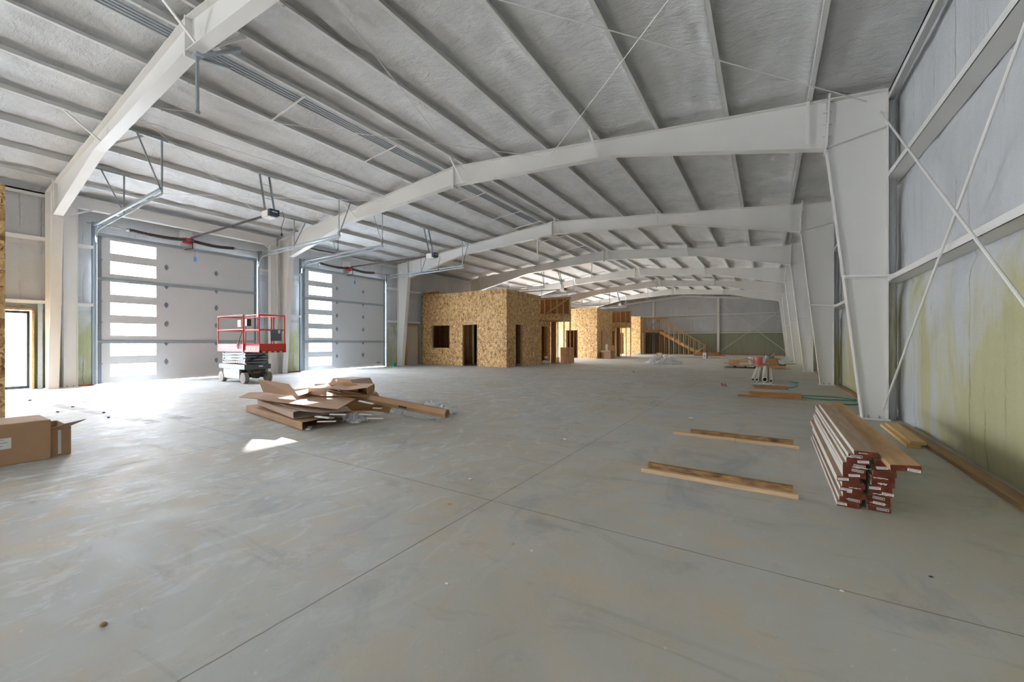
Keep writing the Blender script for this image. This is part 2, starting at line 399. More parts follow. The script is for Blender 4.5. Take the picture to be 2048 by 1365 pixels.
# ceiling: foam between the purlins, thick on one side and hollow beside the next purlin
allp = sorted(PURL+PUR)
def ceil_z(x, y):
    base = zr(x)+.15
    d = min(((x-p) for p in allp if x >= p), default=1.0); e = min(((p-x) for p in allp if p > x), default=1.0)
    z = base
    z += .03*math.exp(-(d/.10)**2)            # hollow on the +x side of a purlin
    z -= .05*math.exp(-(e/.10)**2)            # foam climbing the -x side
    wav = noise.noise(Vector((x*1.3, y*.9, 3)))*.035+noise.noise(Vector((x*4.5, y*2.6, 9)))*.03+noise.noise(Vector((x*2.2, y*5.5, 1)))*.018
    edge = noise.noise(Vector((x*.5, y*1.6, 5)))
    z += wav - .03*math.exp(-((d-.20-.06*edge)/.09)**2)
    for fy in FR: z += .02*math.exp(-((y-fy)/.15)**2)
    return z
b = MB(); xs = []; x = -16.95
while x < 2.2: xs.append(x); x += .055
ys = []; y = YF-.2
while y < YB+.4: ys.append(y); y += (.11 if y < 16 else .22)
for x in xs:
    for y in ys: b.v.append((x, y, ceil_z(x, y)))
ny = len(ys)
for i in range(len(xs)-1):
    for j in range(ny-1): b.f.append((i*ny+j, i*ny+j+1, (i+1)*ny+j+1, (i+1)*ny+j)); b.mi.append(0)
o = b.obj('ceiling', 'foam', smooth=True); tag(o, 'white sprayed-foam underside of the pitched roof', 'ceiling', kind='structure')

def foam_sheet(x, sgn, a0, a1, z0, z1, holes, amp=.03, plane='x', step=.12, zs=None):
    """lumpy foam face of a wall (grid skin), with rectangular holes, plus a flat backing"""
    b = MB(); import bisect
    As = sorted({round(a0+i*step, 3) for i in range(int((a1-a0)/step)+1)} | {a0, a1} | {v for h in holes for v in h[:2]})
    Zs = sorted({round(z0+i*.12, 3) for i in range(int((z1-z0)/.12)+1)} | {z0, z1} | {v for h in holes for v in h[2:] if z0 <= v <= z1})
    idx = {}
    for a in As:
        for z in Zs:
            rib = noise.noise(Vector((a*2.3, z*.25, 7)))*amp*.8+noise.noise(Vector((a*6, z*1.5, 2)))*amp*.35
            for gz in (2.2, 3.87): rib -= .05*math.exp(-((z-gz+.06)/.10)**2)
            rib -= .03*math.exp(-((z-.05)/.08)**2)
            t = x+sgn*(rib)
            idx[(a, z)] = len(b.v); b.v.append((t, a, z) if plane == 'x' else (a, t, z))
    for i in range(len(As)-1):
        for j in range(len(Zs)-1):
            ca, cz = (As[i]+As[i+1])/2, (Zs[j]+Zs[j+1])/2
            if any(h[0] < ca < h[1] and h[2] < cz < h[3] for h in holes): continue
            b.f.append((idx[(As[i], Zs[j])], idx[(As[i+1], Zs[j])], idx[(As[i+1], Zs[j+1])], idx[(As[i], Zs[j+1])])); b.mi.append(0)
    return b
# openings on the left wall
DOORS = [5.67, 11.80, 23.97, 36.17]    # roll-up door centre lines
DH = 2.165
holesL = [(c-DH-.02, c+DH+.02, 0, 4.33) for c in DOORS]+[(1.36, 2.31, 0, 2.12), (15.36, 16.27, 0, 2.12), (27.5, 28.4, 0, 2.12), (39.7, 40.6, 0, 2.12)]  # last two are unseen openings, added to brighten the far hall
b = foam_sheet(WL, 1, YF, YB, 0, 5.75, holesL); b.slab(WL-.17, WL-.12, holesL, 'x', YF, YB, 0, 5.9)
for (a0, a1, c0, c1) in holesL:                                     # jamb linings closing the wall thickness
    b.box(WL-.14, WL+.03, a0-.03, a0, 0, c1); b.box(WL-.14, WL+.03, a1, a1+.03, 0, c1); b.box(WL-.14, WL+.03, a0-.03, a1+.03, c1, c1+.03)
o = b.obj('wall_left', 'wall_foam_left', smooth=False); tag(o, 'left wall of white and green sprayed foam with the doors', 'wall', kind='structure')
b = foam_sheet(WR, -1, YF, YB, 0, 5.75, [], step=.1); b.slab(WR+.12, WR+.17, [], 'x', YF, YB, 0, 5.9)
o = b.obj('wall_right', 'wall_foam_right', smooth=True); tag(o, 'right wall, white foam above and yellow-green foam below', 'wall', kind='structure')
b = foam_sheet(YB, -1, WL-.2, WR+.2, 0, 6.6, [], plane='y', step=.15); b.slab(YB+.1, YB+.15, [], 'y', WL-.2, WR+.3, 0, 6.8)
o = b.obj('wall_back', 'wall_foam_back', smooth=True); tag(o, 'far end wall of ribbed foam, pale above and green below', 'wall', kind='structure')
b = MB().slab(YF-.1, YF, [], 'y', WL-.2, WR+.3, 0, 6.8)
o = b.obj('wall_front', 'wall_foam_back'); tag(o, 'near end wall behind the camera', 'wall', kind='structure')
o = MB().box(XR-.03, XR+.09, -9, FR[0]-.2, .002, .042).box(XR-.03, XR+.09, FR[0]+.12, FR[1]-.55, .002, .042).obj('trim_right', 'sill'); tag(o, 'timber sill plate along the foot of the right wall', 'sill plate', kind='structure')
b = MB()
for k in range(1, 6): b.box(XR+.02, XR+.13, FR[k]+.12, FR[k+1]-.3, .002, .042)
o = b.obj('trim_2', 'sill'); tag(o, 'reddish sill plates along the right wall between far columns', 'sill plate', kind='structure')
o = MB().box(WL+.02, WL+.12, 2.9, 3.42, .002, .04).box(WL+.02, WL+.12, 8.9, 9.55, .002, .04).obj('trim_3', 'copper'); tag(o, 'reddish sill plates at the foot of the left wall', 'sill plate', kind='structure')
o = MB().box(-4.0, WR-.1, YB-.12, YB-.06, .002, .06).obj('trim_4', 'copper'); tag(o, 'dark red sill plate along the far wall', 'sill plate', kind='structure')

fr_names = ['nearest the camera', 'at the big column in view', 'at the third frame', 'at the fourth frame', 'at the fifth frame', 'at the sixth frame']
# foam-coated strips behind the right-hand columns
for k in range(6):
    b = MB(); y = FR[k]; n = 10; rows = 44
    for i in range(rows+1):
        z = 5.15*i/rows
        for j in range(n):
            a = -PI/2-.9+(PI+.9)*j/(n-1); rr = .075+.012*noise.noise(Vector((j*.5, z*1.4, k*3)))
            b.v.append((1.715-rr*1.0*math.cos(a)*-.9, y+.16+rr*1.3*math.sin(a), z))
    for i in range(rows):
        for j in range(n-1): b.f.append((i*n+j, i*n+j+1, (i+1)*n+j+1, (i+1)*n+j)); b.mi.append(0)
    b.box(1.645, 1.76, y+.12, y+.22, 0, 5.15)
    o = b.obj(f'trim_{k+10}', 'wall_foam_right', smooth=True); tag(o, 'foam-coated strip behind a right-hand column, '+fr_names[k], 'foam strip', kind='structure')

# ---------------------------------------------------------------- steel frames
def girder(b, outer, inner, y, fw=.2, tw=.012, tf=.014):
    """plate girder: web between two polylines in XZ, flanges along both"""
    b.prism(outer+inner[::-1], y-tw/2, y+tw/2)
    for line_ in (outer, inner):
        for p, q in zip(line_[:-1], line_[1:]):
            b.beam((p[0], y, p[1]), (q[0], y, q[1]), fw, tf)
    return b
fr_labels = ['nearest to the camera, crossing the upper left corner', 'second from the camera, the largest complete arch in view', 'third from the camera',
             'fourth from the camera', 'fifth from the camera', 'sixth from the camera', 'last before the far wall']
# (the frame of the far wall is built separately)
for k, y in enumerate(FR):
    t = empty('steel_frame', (XM, y, 0), 'white tapered steel roof frame, '+fr_labels[k], 'steel frame', 'rigid steel frames of the hall')
    for sgn, name in ((1, 'right'), (-1, 'left')):
        X = (lambda v: v) if sgn == 1 else (lambda v: XM*2-v)
        b = MB().prism([(X(1.63), .02), (X(1.63), 5.27), (X(.885), 5.33), (X(.86), 4.54), (X(1.325), .02)], y-.006, y+.006)
        b.beam((X(1.63), y, .02), (X(1.63), y, 5.27), .2, .014, up=(1, 0, 0)).beam((X(1.325), y, .02), (X(.86), y, 4.54), .2, .014, up=(1, 0, 0))
        b.beam((X(.86), y, 4.54), (X(1.63), y, 4.70), .18, .012)
        b.beam((X(1.66), y, .01), (X(1.28), y, .01), .26, .02)
        b.beam((X(.9), y, 5.345), (X(1.64), y, 5.278), .2, .014)
        b.obj('column', 'steel', t)
        for px in (1.40, 1.53):
            for dy in (-.06, .06):
                b = MB().tube([(X(px), y+dy, .02), (X(px), y+dy, .065)], .012, 8).tube([(X(px), y+dy, .02), (X(px), y+dy, .035)], .02, 6)
                b.obj('anchor_bolt', 'galv', t)
        b = girder(MB(), [(X(.87), 5.355), (X(-7.36), 6.12)], [(X(.845), 4.54), (X(-2.71), 5.32), (X(-7.36), 5.62)], y, .18)
        b.obj('rafter', 'steel', t)
        b = MB().beam((X(.85), y, 4.46), (X(.90), y, 5.44), .2, .03, up=(1, 0, 0))
        for zz in (4.55, 4.75, 4.95, 5.15, 5.33):
            for dy in (-.06, .06): b.beam((X(.84)-.03*sgn, y+dy, zz), (X(.9)+.03*sgn, y+dy, zz), .025, .025)
        b.obj('end_plate', 'steel', t)
        # flange braces from the bottom flange up to the purlins
        for bx in ((-3.18, -7.03, .60) if sgn == 1 else (-3.18, .62)):
            xx = X(bx); zb = 4.58+(.79)*(0.845-bx)/3.555 if bx > -2.71 else 5.32+.30*(-2.71-bx)/4.65
            if bx > .5:
                b = MB().beam((xx, y-.10, zb+.02), (xx, y-.12, zr(xx)), .05, .012)
                b.obj('flange_brace', 'steel', t); continue
            for dy in (-.62, .62):
                b = MB().angle((xx, y+dy*.13, zb), (xx, y+dy, zr(xx)+.03), .045, .006); b.obj('flange_brace', 'steel', t)
    MB().beam((-7.36, y, 5.53), (-7.36, y, 6.14), .2, .035, up=(1, 0, 0)).obj('ridge_splice', 'steel', t)
    b = MB().beam((1.06, y-.1, 2.34), (XR+.05, y-.12, 2.30), .012, .05).beam((1.06, y-.1, 2.34), (XR+.03, y-.5, 2.26), .05, .012); b.obj('column_strut', 'steel', t)
    if k in (0, 2, 3, 4, 5):
        px = -7.18 if k == 0 else -8.0; py = y if k == 0 else y-.12
        b = MB().beam((px, py, 5.56), (px, py, 4.68), .035, .035).box(px-.1, px+.1, py-.05, py+.05, 5.5, 5.53).box(px-.02, px+.02, py-.03, py+.03, 4.66, 4.7)
        if k == 0: b.angle((px, py, 5.48), (px+.35, py+.45, 5.74)).angle((px, py, 5.48), (px-.15, py+.5, 5.66))
        b.obj('hanger_post', 'galv' if k == 0 else 'steel', t)

# portal frame of the door bay nearest the camera
def portal(y0, y1, lbl):
    t = empty('portal_frame', (-16.2, (y0+y1)/2, 0), lbl, 'portal frame')
    for yc in (y0, y1):
        b = MB().box(-16.21, -16.20, yc-.13, yc+.13, 0, 4.98)
        for e in (-.135, .125): b.box(-16.30, -16.11, yc+e, yc+e+.01, 0, 4.98)
        b.box(-16.32, -16.09, yc-.16, yc+.16, 0, .015)
        b.obj('column', 'steel', t)
        for dy in (-.06, .06): MB().tube([(-16.17, yc+dy, .015), (-16.17, yc+dy, .06)], .011, 6).obj('anchor_bolt', 'galv', t)
    b = MB().box(-16.21, -16.20, y0-.12, y1+.12, 4.98, 5.28)
    for zz in (4.975, 5.275): b.box(-16.31, -16.10, y0-.13, y1+.13, zz, zz+.01)
    b.obj('beam', 'steel', t)
    for yy, s_ in ((y0, 1), (y1, -1)): MB().angle((-16.12, yy, 4.70), (-16.12, yy+s_*.45, 4.98), .04).obj('knee_brace', 'steel', t)
    return t
portal(2.93, 8.33, 'white portal frame around the nearest roll-up door, with a deep top beam')

def zee(b, p, q, depth=.2, fl=.065, sgn=1):
    """purlin running in Y at p=(x,z)"""
    return b
for i, x in enumerate(PURL+PUR):
    z = zr(x)+.008; right = i < len(PURL); s_ = 1
    b = MB().box(x-.002, x+.002, YF, YB, z, z+.2).box(x, x+.065, YF, YB, z, z+.004).box(x-.065, x, YF, YB, z+.196, z+.2).box(x+.061, x+.065, YF, YB, z, z+.018)
    for fy in FR:
        for dy in (-.5, -.25, .25, .5): b.beam((x-.006, fy+dy, z+.05), (x+.02, fy+dy, z+.05), .014, .014)
        for dy in (-.5, .5): b.tube([(x+.03, fy+dy, z-.012), (x+.03, fy+dy, z)], .012, 6)
    j = i if right else i-len(PURL)
    where = 'right' if right else 'left'
    o = b.obj('roof_purlin', 'purlin'); tag(o, f'long white roof purlin, {ORD[j]} from the ridge on the {where} slope', 'purlin', 'roof purlins')
# eave struts
o = MB().box(WR-.17, WR-.055, YF+.05, YB-.1, 5.20, 5.24).box(WR-.17, WR-.165, YF, YB, 5.12, 5.24).obj('eave_strut', 'purlin'); tag(o, 'white eave strut along the top of the right wall', 'eave strut')
o = MB().box(WL+.055, WL+.17, YF+.05, YB-.1, 5.20, 5.24).box(WL+.165, WL+.17, YF, YB, 5.12, 5.24).obj('eave_strut', 'purlin'); tag(o, 'white eave strut along the top of the left wall', 'eave strut')
# wall girts
for z, nm in ((2.21, 'lower'), (3.865, 'upper')):
    b = MB().box(XR+.002, WR+.02, YF, YB, z, z+.005).box(XR+.002, XR+.008, YF, YB, z, z+.085)
    for k in range(len(FR)): b.box(XR+.0, XR+.002, FR[k]-.35, FR[k]-.3, z+.03, z+.05)
    o = b.obj('wall_girt', 'steel'); tag(o, f'{nm} white girt running the length of the right wall', 'girt', 'right wall girts')
segL = [(-.9, 1.3, 'left of the near man door', (3.97,)), (-.9, 2.85, 'over the near man door', (2.27,)), (1.3, 2.5, 'above the near man door at upper height', (3.97,)),
        (2.75, 3.42, 'between the near frame and the nearest roll-up door', (2.27, 3.93)),
        (7.92, 9.55, 'between the two nearest roll-up doors', (2.27, 3.97)), (14.05, 14.72, 'between the second roll-up door and the third frame', (2.27, 3.97)),
        (14.9, 16.4, 'above the closed beige man door', (2.27, 3.95)), (27.2, 28.6, 'beyond the first timber office', (2.27, 3.95))]
for a, c, lb, zs in segL:
    for z in zs:
        o = MB().box(WL-.02, XL-.01, a, c, z, z+.005).box(XL-.015, XL-.009, a, c, z, z+.085).obj('wall_girt', 'steel')
        tag(o, f'{"lower" if z < 3 else "upper"} left-wall girt {lb}', 'girt', 'left wall girts')
# far wall framing
for x, nm in ((-4.08, 'between the stair and the right wall'), (-10.33, 'above the far timber office')):
    b = MB().box(x-.1, x+.1, YB-.30, YB-.29, 0, zr(x)-.1).box(x-.1, x+.1, YB-.1, YB-.09, 0, zr(x)-.1).box(x-.004, x+.004, YB-.3, YB-.09, 0, zr(x)-.1)
    o = b.obj('end_wall_column', 'steel'); tag(o, f'slim white column on the far wall, {nm}', 'column', 'far wall columns')
for z, nm in ((2.12, 'lower'), (3.96, 'upper')):
    o = MB().box(WL, WR, YB-.14, YB-.03, z, z+.005).box(WL, WR, YB-.145, YB-.14, z, z+.075).obj('wall_girt', 'steel'); tag(o, f'{nm} white girt across the far wall', 'girt', 'far wall girts')
b = MB()
for s_ in (1, -1):
    x1 = 1.7 if s_ == 1 else XM*2-1.7
    b.beam((-7.36, YB-.18, zr(-7.36)-.12), (x1, YB-.18, zr(x1)-.12), .012, .22).beam((-7.36, YB-.18, zr(-7.36)-.23), (x1, YB-.18, zr(x1)-.23), .16, .012)
o = b.obj('rake_beam', 'steel'); tag(o, 'white rafter along the top of the far end wall', 'rafter')
def rod(p, q, lbl, grp, r=.012, mat='steel'):
    o = MB().tube([p, q], r, 8).obj('brace_rod', mat); return tag(o, lbl, 'brace rod', grp)
rod((-3.95, YB-.35, .25), (1.5, YB-.35, 4.55), 'diagonal rod on the far wall rising to the right', 'far wall cross bracing', .02)
rod((-3.95, YB-.37, 5.1), (1.5, YB-.37, .35), 'diagonal rod on the far wall falling to the right', 'far wall cross bracing', .02)
rod((1.55, 8.66, 4.95), (1.55, 2.65, -.0+.15), 'diagonal wall rod hooked to the top of the right column, falling towards the camera', 'right wall cross bracing', .0135)
rod((1.57, 8.60, .17), (1.57, 2.65, 4.95), 'diagonal wall rod hooked to the foot of the right column, rising towards the camera', 'right wall cross bracing', .0135)
rz = lambda x: zr(x)-.14
roofrods = [(1.38, -4.35, 'from the right knee'), (-4.35, 1.38, 'rising towards the right foreground'), (-4.60, -10.1, 'across the ridge, lower end at right'),
            (-6.98, -4.6, 'right of the ridge'), (-10.05, -10.1-.6+5.9-5.8, 'left of the ridge'), (-10.3, -15.6, 'over the roll-up door, from mid rafter'), (-15.6, -10.3, 'over the roll-up door, from the left knee')]
for a, c, lb in roofrods:
    rod((a, FR[1]-.05, rz(a)), (c, FR[0]+.05, rz(c)), 'thin diagonal roof rod in the nearest bay, '+lb, 'roof cross bracing', .008)
for a, c, lb in ((-4.4, 1.3, 'right side'), (1.3, -4.4, 'right side, crossing')):
    rod((a, FR[6]-.05, rz(a)), (c, FR[5]+.05, rz(c)), 'thin diagonal roof rod in the far bay, '+lb, 'far roof cross bracing', .01)

# conduits along the ridge and the straps that carry them
for i in range(4):
    x = -8.06+i*.075; z = zr(x)+.05-i*.006
    o = MB().tube([(x, YF, z), (x, 27, z)], .016, 8).obj('ridge_conduit', 'galv')
    tag(o, f'metal conduit under the roof left of the ridge, {["leftmost","second from left","third from left","rightmost"][i]} of four', 'conduit', 'ridge conduits')
for i, y in enumerate((4.55, 6.9, 10.6, 12.8, 14.3, 16.8, 19.1)):
    o = MB().beam((-8.99, y, zr(-8.99)-.01), (-7.66, y, zr(-7.66)-.01), .03, .02).obj('conduit_strap', 'steel')
    tag(o, f'short white strap under the ridge conduits, {ORD[i]} from the camera', 'strap', 'conduit straps')

# ---------------------------------------------------------------- roll-up doors
PX = -16.42                      # inner face of the door leaf
def rollup(idx, c, lbl, detail=True):
    t = empty(f'door_{idx}', (PX, c, 0)); tag(t, lbl, 'roll-up door', kind='structure')
    y0, y1 = c-DH, c+DH; wy0, wy1 = y0+.285, y0+1.345
    for k in range(7):
        z0 = .61*k+(.035 if k == 0 else 0); z1 = .61*(k+1) if k < 6 else 4.36
        hz = (wy0, wy1, .61*k+.225, .61*k+.59)
        b = MB().slab(PX-.045, PX, [hz], 'x', y0, y1, z0, z1-.003)
        if k < 6: b.box(PX-.04, PX-.006, y0, y1, z1-.01, z1+.01)
        sec = b.obj('door_section', 'door_skin', t)
        fr = MB().slab(PX-.05, PX+.006, [(wy0+.012, wy1-.012, hz[2]+.012, hz[3]-.012)], 'x', wy0-.006, wy1+.006, hz[2]-.006, hz[3]+.006).obj('window_frame', 'white', sec)
        fr.matrix_parent_inverse = sec.matrix_world.inverted()
        fr.parent = sec; fr.matrix_parent_inverse = Matrix.Translation(t.location).inverted()
        pn = MB().box(PX-.028, PX-.022, wy0, wy1, hz[2], hz[3]).obj('glass_pane', 'glass', sec); pn.matrix_parent_inverse = Matrix.Translation(t.location).inverted()
    for z in (4.345, 3.07, 1.235):
        MB().box(PX, PX+.03, y0, y1, z, z+.055).box(PX, PX+.008, y0, y1, z-.025, z+.08).obj('strut', 'galv', t)
    for k in range(1, 7):
        for hy in (y0+1.60, y0+3.00):
            z = .61*k
            MB().prism([(hy, z-.10), (hy+.05, z-.03), (hy+.05, z+.03), (hy, z+.10), (hy-.05, z+.03), (hy-.05, z-.03)], PX, PX+.008, 'x').box(PX+.008, PX+.02, hy-.02, hy+.02, z-.022, z+.022).obj('hinge', 'galv_dark', t)
    for ys, s_ in ((y0, -1), (y1, 1)):
        # end stiles, rollers, vertical track
        b = MB().box(PX, PX+.012, min(ys, ys-s_*.09), max(ys, ys-s_*.09), .04, 4.34)
        for k in range(8): b.box(PX, PX+.035, min(ys, ys-s_*.11), max(ys, ys-s_*.11), .61*k+.03 if k == 0 else .61*k-.015, .61*k+.06 if k == 0 else .61*k+.015)
        b.obj('end_stile', 'galv_dark', t)
        yt = ys+s_*.045
        pts = [(PX+.06, yt, .02), (PX+.06, yt, 4.05)]
        for a in range(1, 9):
            an = a/8*PI/2; pts.append((PX+.06+.42*(1-math.cos(an)), yt, 4.05+.42*math.sin(an)))
        pts += [(-14.2, yt, 4.50), (-11.35, yt, 4.55)]
        b = MB()
        for p, q in zip(pts[:-1], pts[1:]): b.beam(p, q, .012, .055) if abs(q[0]-p[0]) > .01 else b.beam(p, q, .05, .03, up=(1, 0, 0))
        b.obj('track', 'galv', t)
        MB().box(PX-.06, PX+.01, min(yt, yt+s_*.06), max(yt, yt+s_*.06), 0, 4.72).obj('track_angle', 'galv_dark', t)
        MB().angle((-16.3, yt+s_*.03, 4.58), (-11.35, yt+s_*.03, 4.61), .05).obj('track_support', 'galv', t)
        for hx, zb in ((-11.42, 4.58), (-13.95, 4.56)):
            zt = zr(hx)-.0
            MB().angle((hx, yt, zb), (hx, yt, zt), .035).obj('hanger', 'galv', t)
            MB().angle((hx, yt, zb+.02), (hx, yt+s_*.42, zt), .03).obj('hanger', 'galv', t)
            MB().angle((hx, yt+s_*.65, zt), (hx, yt-s_*.12, zt), .035).obj('hanger_rail', 'galv', t)
        # cable drum
        MB().tube([(PX+.2, yt-.03, 4.62), (PX+.2, yt-.01, 4.62), (PX+.2, yt+.03, 4.62), (PX+.2, yt+.05, 4.62)], [.05, .085, .085, .05], 16).obj('cable_drum', 'galv_dark', t)
    MB().tube([(PX+.2, y0-.25, 4.62), (PX+.2, y1+.12, 4.62)], .013, 8).obj('spring_shaft', 'galv_dark', t)
    for a, e, s_ in ((c-.12, c-1.52, -1), (c+.10, c+1.30, 1)):
        n = 90; b = MB(); pts = []; rr = []
        for i in range(n+1):
            f = i/n; yy = a+(e-a)*f; sag = -.045*math.sin(f*PI)
            pts.append((PX+.2, yy, 4.62+sag)); rr.append(.056 if i % 2 else .049)
        sp_ = b.tube(pts, rr, 12).obj('torsion_spring', 'spring', t)
        MB().tube([(PX+.2, e, 4.62), (PX+.2, e+s_*.07, 4.62)], .05, 12).obj('winding_cone', 'galv', t)
    MB().box(PX-.06, PX-.045, c-.20, c+.16, 4.32, 4.98).obj('spring_pad', 'white', t)
    b = MB().box(PX+.02, PX+.03, c-.15, c+.13, 4.54, 4.72)
    for dy in (-.13, -.03, .07): b.box(PX+.03, PX+.22, c+dy, c+dy+.03, 4.55, 4.58).box(PX+.03, PX+.22, c+dy, c+dy+.03, 4.66, 4.70)
    b.obj('centre_bracket', 'red_dark', t)
    MB().beam((PX+.02, y1-.55, .22), (PX+.02, y1-.33, .22), .02, .04).box(PX, PX+.03, y1-.46, y1-.42, .18, .28).obj('door_handle', 'galv_dark', t)
    return t
dl = ['white sectional roll-up door nearest the camera, behind the red scissor lift', 'white sectional roll-up door beside the first timber office, sun patches on the floor before it',
      'white sectional roll-up door between the first and second timber offices', 'white sectional roll-up door beyond the second timber office']
for i, c in enumerate(DOORS): rollup(i+1, c, dl[i])
ol = ['ceiling door opener of the nearest roll-up door, dark rail and cord', 'ceiling door opener of the second roll-up door, left of the first timber office roof line',
      'ceiling door opener above the first timber loft', 'ceiling door opener in the distance above the stair']
for i, c in enumerate(DOORS):
    t = empty('door_opener', (-11.1, c, 4.6), ol[i], 'door opener', 'roll-up door openers')
    z = 4.66
    b = MB().beam((PX+.2, c+.02, z+.05), (-11.3, c+.02, z), .03, .055)
    b.obj('rail', 'bronze', t)
    b = MB()
    for q in range(6): b.box(-15.4+q*.75, -15.38+q*.75, c-.003, c+.0, z+.005+.03*(1-q/6), z+.025+.03*(1-q/6))
    b.obj('rail_bolts', 'galv', t)
    body = MB().box(-11.36, -11.06, c-.13, c+.13, z-.10, z+.07).obj('motor_housing', 'white', t, bevel=.02)
    MB().box(-11.06, -10.93, c-.12, c+.12, z-.085, z+.08).obj('rear_cover', 'navy', t, bevel=.012)
    MB().box(-10.929, -10.926, c-.08, c+.06, z-.005, z+.02).obj('name_plate', 'white', t)
    MB().box(-11.30, -11.0, c-.09, c+.09, z-.125, z-.10).obj('lamp_lens', 'white', t)
    for dy in (-.12, .12):
        MB().angle((-11.2, c+dy, z+.06), (-11.48, c+dy, zr(-11.48)+.01), .035).obj('hanger', 'galv', t)
    for f in (.35, .72): MB().beam((-11.2-.28*f, c-.12, z+.06+1.05*f), (-11.2-.28*f, c+.12, z+.06+1.05*f), .025, .008).obj('rung', 'galv', t)
    MB().angle((-11.48, c-.35, zr(-11.48)+.005), (-11.48, c+.35, zr(-11.48)+.005), .035).obj('hanger_rail', 'galv', t)
    pts = [(-11.05, c+.14, z), (-10.98, c+.22, z+.08), (-10.97, c+.26, z-.1), (-11.0, c+.2, z-.35), (-11.02, c+.22, z-.5)]
    MB().tube(pts, .007, 6).box(-11.035, -11.005, c+.205, c+.235, z-.56, z-.5).obj('power_cord', 'black', t)
    # arm to the door and the release cord
    MB().beam((PX+.32, c+.02, z), (PX+.30, c+.04, z-.32), .012, .025).beam((PX+.30, c+.04, z-.30), (PX+.06, c-.10, z-.34), .012, .025).obj('door_arm', 'black', t)
    MB().tube([(PX+.42, c+.06, z), (PX+.42, c+.06, z-.62)], .0035, 5).obj('release_cord', 'red_dark', t)
    MB().box(PX+.415, PX+.425, c+.02, c+.10, z-.75, z-.60).obj('cord_tag', 'blue', t)

# ---------------------------------------------------------------- man doors
t = empty('door_5', (-16.5, 1.84, 0)); tag(t, 'bright glazed man door at the far left, daylight behind it', 'door', kind='structure')
MB().box(-16.6, -16.36, 2.27, 2.31, 0, 2.12).box(-16.6, -16.36, 1.36, 1.40, 0, 2.12).box(-16.6, -16.36, 1.36, 2.31, 2.08, 2.12).obj('wood_frame', 'stair_wood', t)
b = MB().slab(-16.53, -16.49, [(1.46, 2.20, .10, 2.0)], 'x', 1.40, 2.25, .02, 2.07); b.obj('door_leaf', 'trimblue', t)
MB().box(-16.515, -16.505, 1.46, 2.20, .10, 2.0).obj('glass_pane', 'glass', t)
o = MB().box(-16.46, -16.33, 2.37, 2.45, 0, 2.27).obj('trim_5', 'galv'); tag(o, 'galvanised jamb channel right of the near man door', 'jamb', kind='structure')
t = empty('door_6', (-16.5, 15.8, 0)); tag(t, 'closed beige man door beside the first timber office', 'door', kind='structure')
MB().box(-16.46, -16.42, 15.40, 16.23, .0, 2.075).obj('door_leaf', 'beige_door', t)
MB().box(-16.52, -16.40, 15.36, 15.40, 0, 2.12).box(-16.52, -16.40, 16.23, 16.28, 0, 2.12).box(-16.52, -16.40, 15.36, 16.28, 2.07, 2.13).obj('wood_frame', 'stair_wood', t)
for zz in (.3, 1.1, 1.85): MB().box(-16.42, -16.40, 16.19, 16.22, zz, zz+.1).obj('hinge', 'galv', t)
o = MB().box(-16.46, -16.33, 16.36, 16.42, 0, 3.95).obj('trim_6', 'galv'); tag(o, 'galvanised jamb channel between the beige door and the timber office', 'jamb', kind='structure')

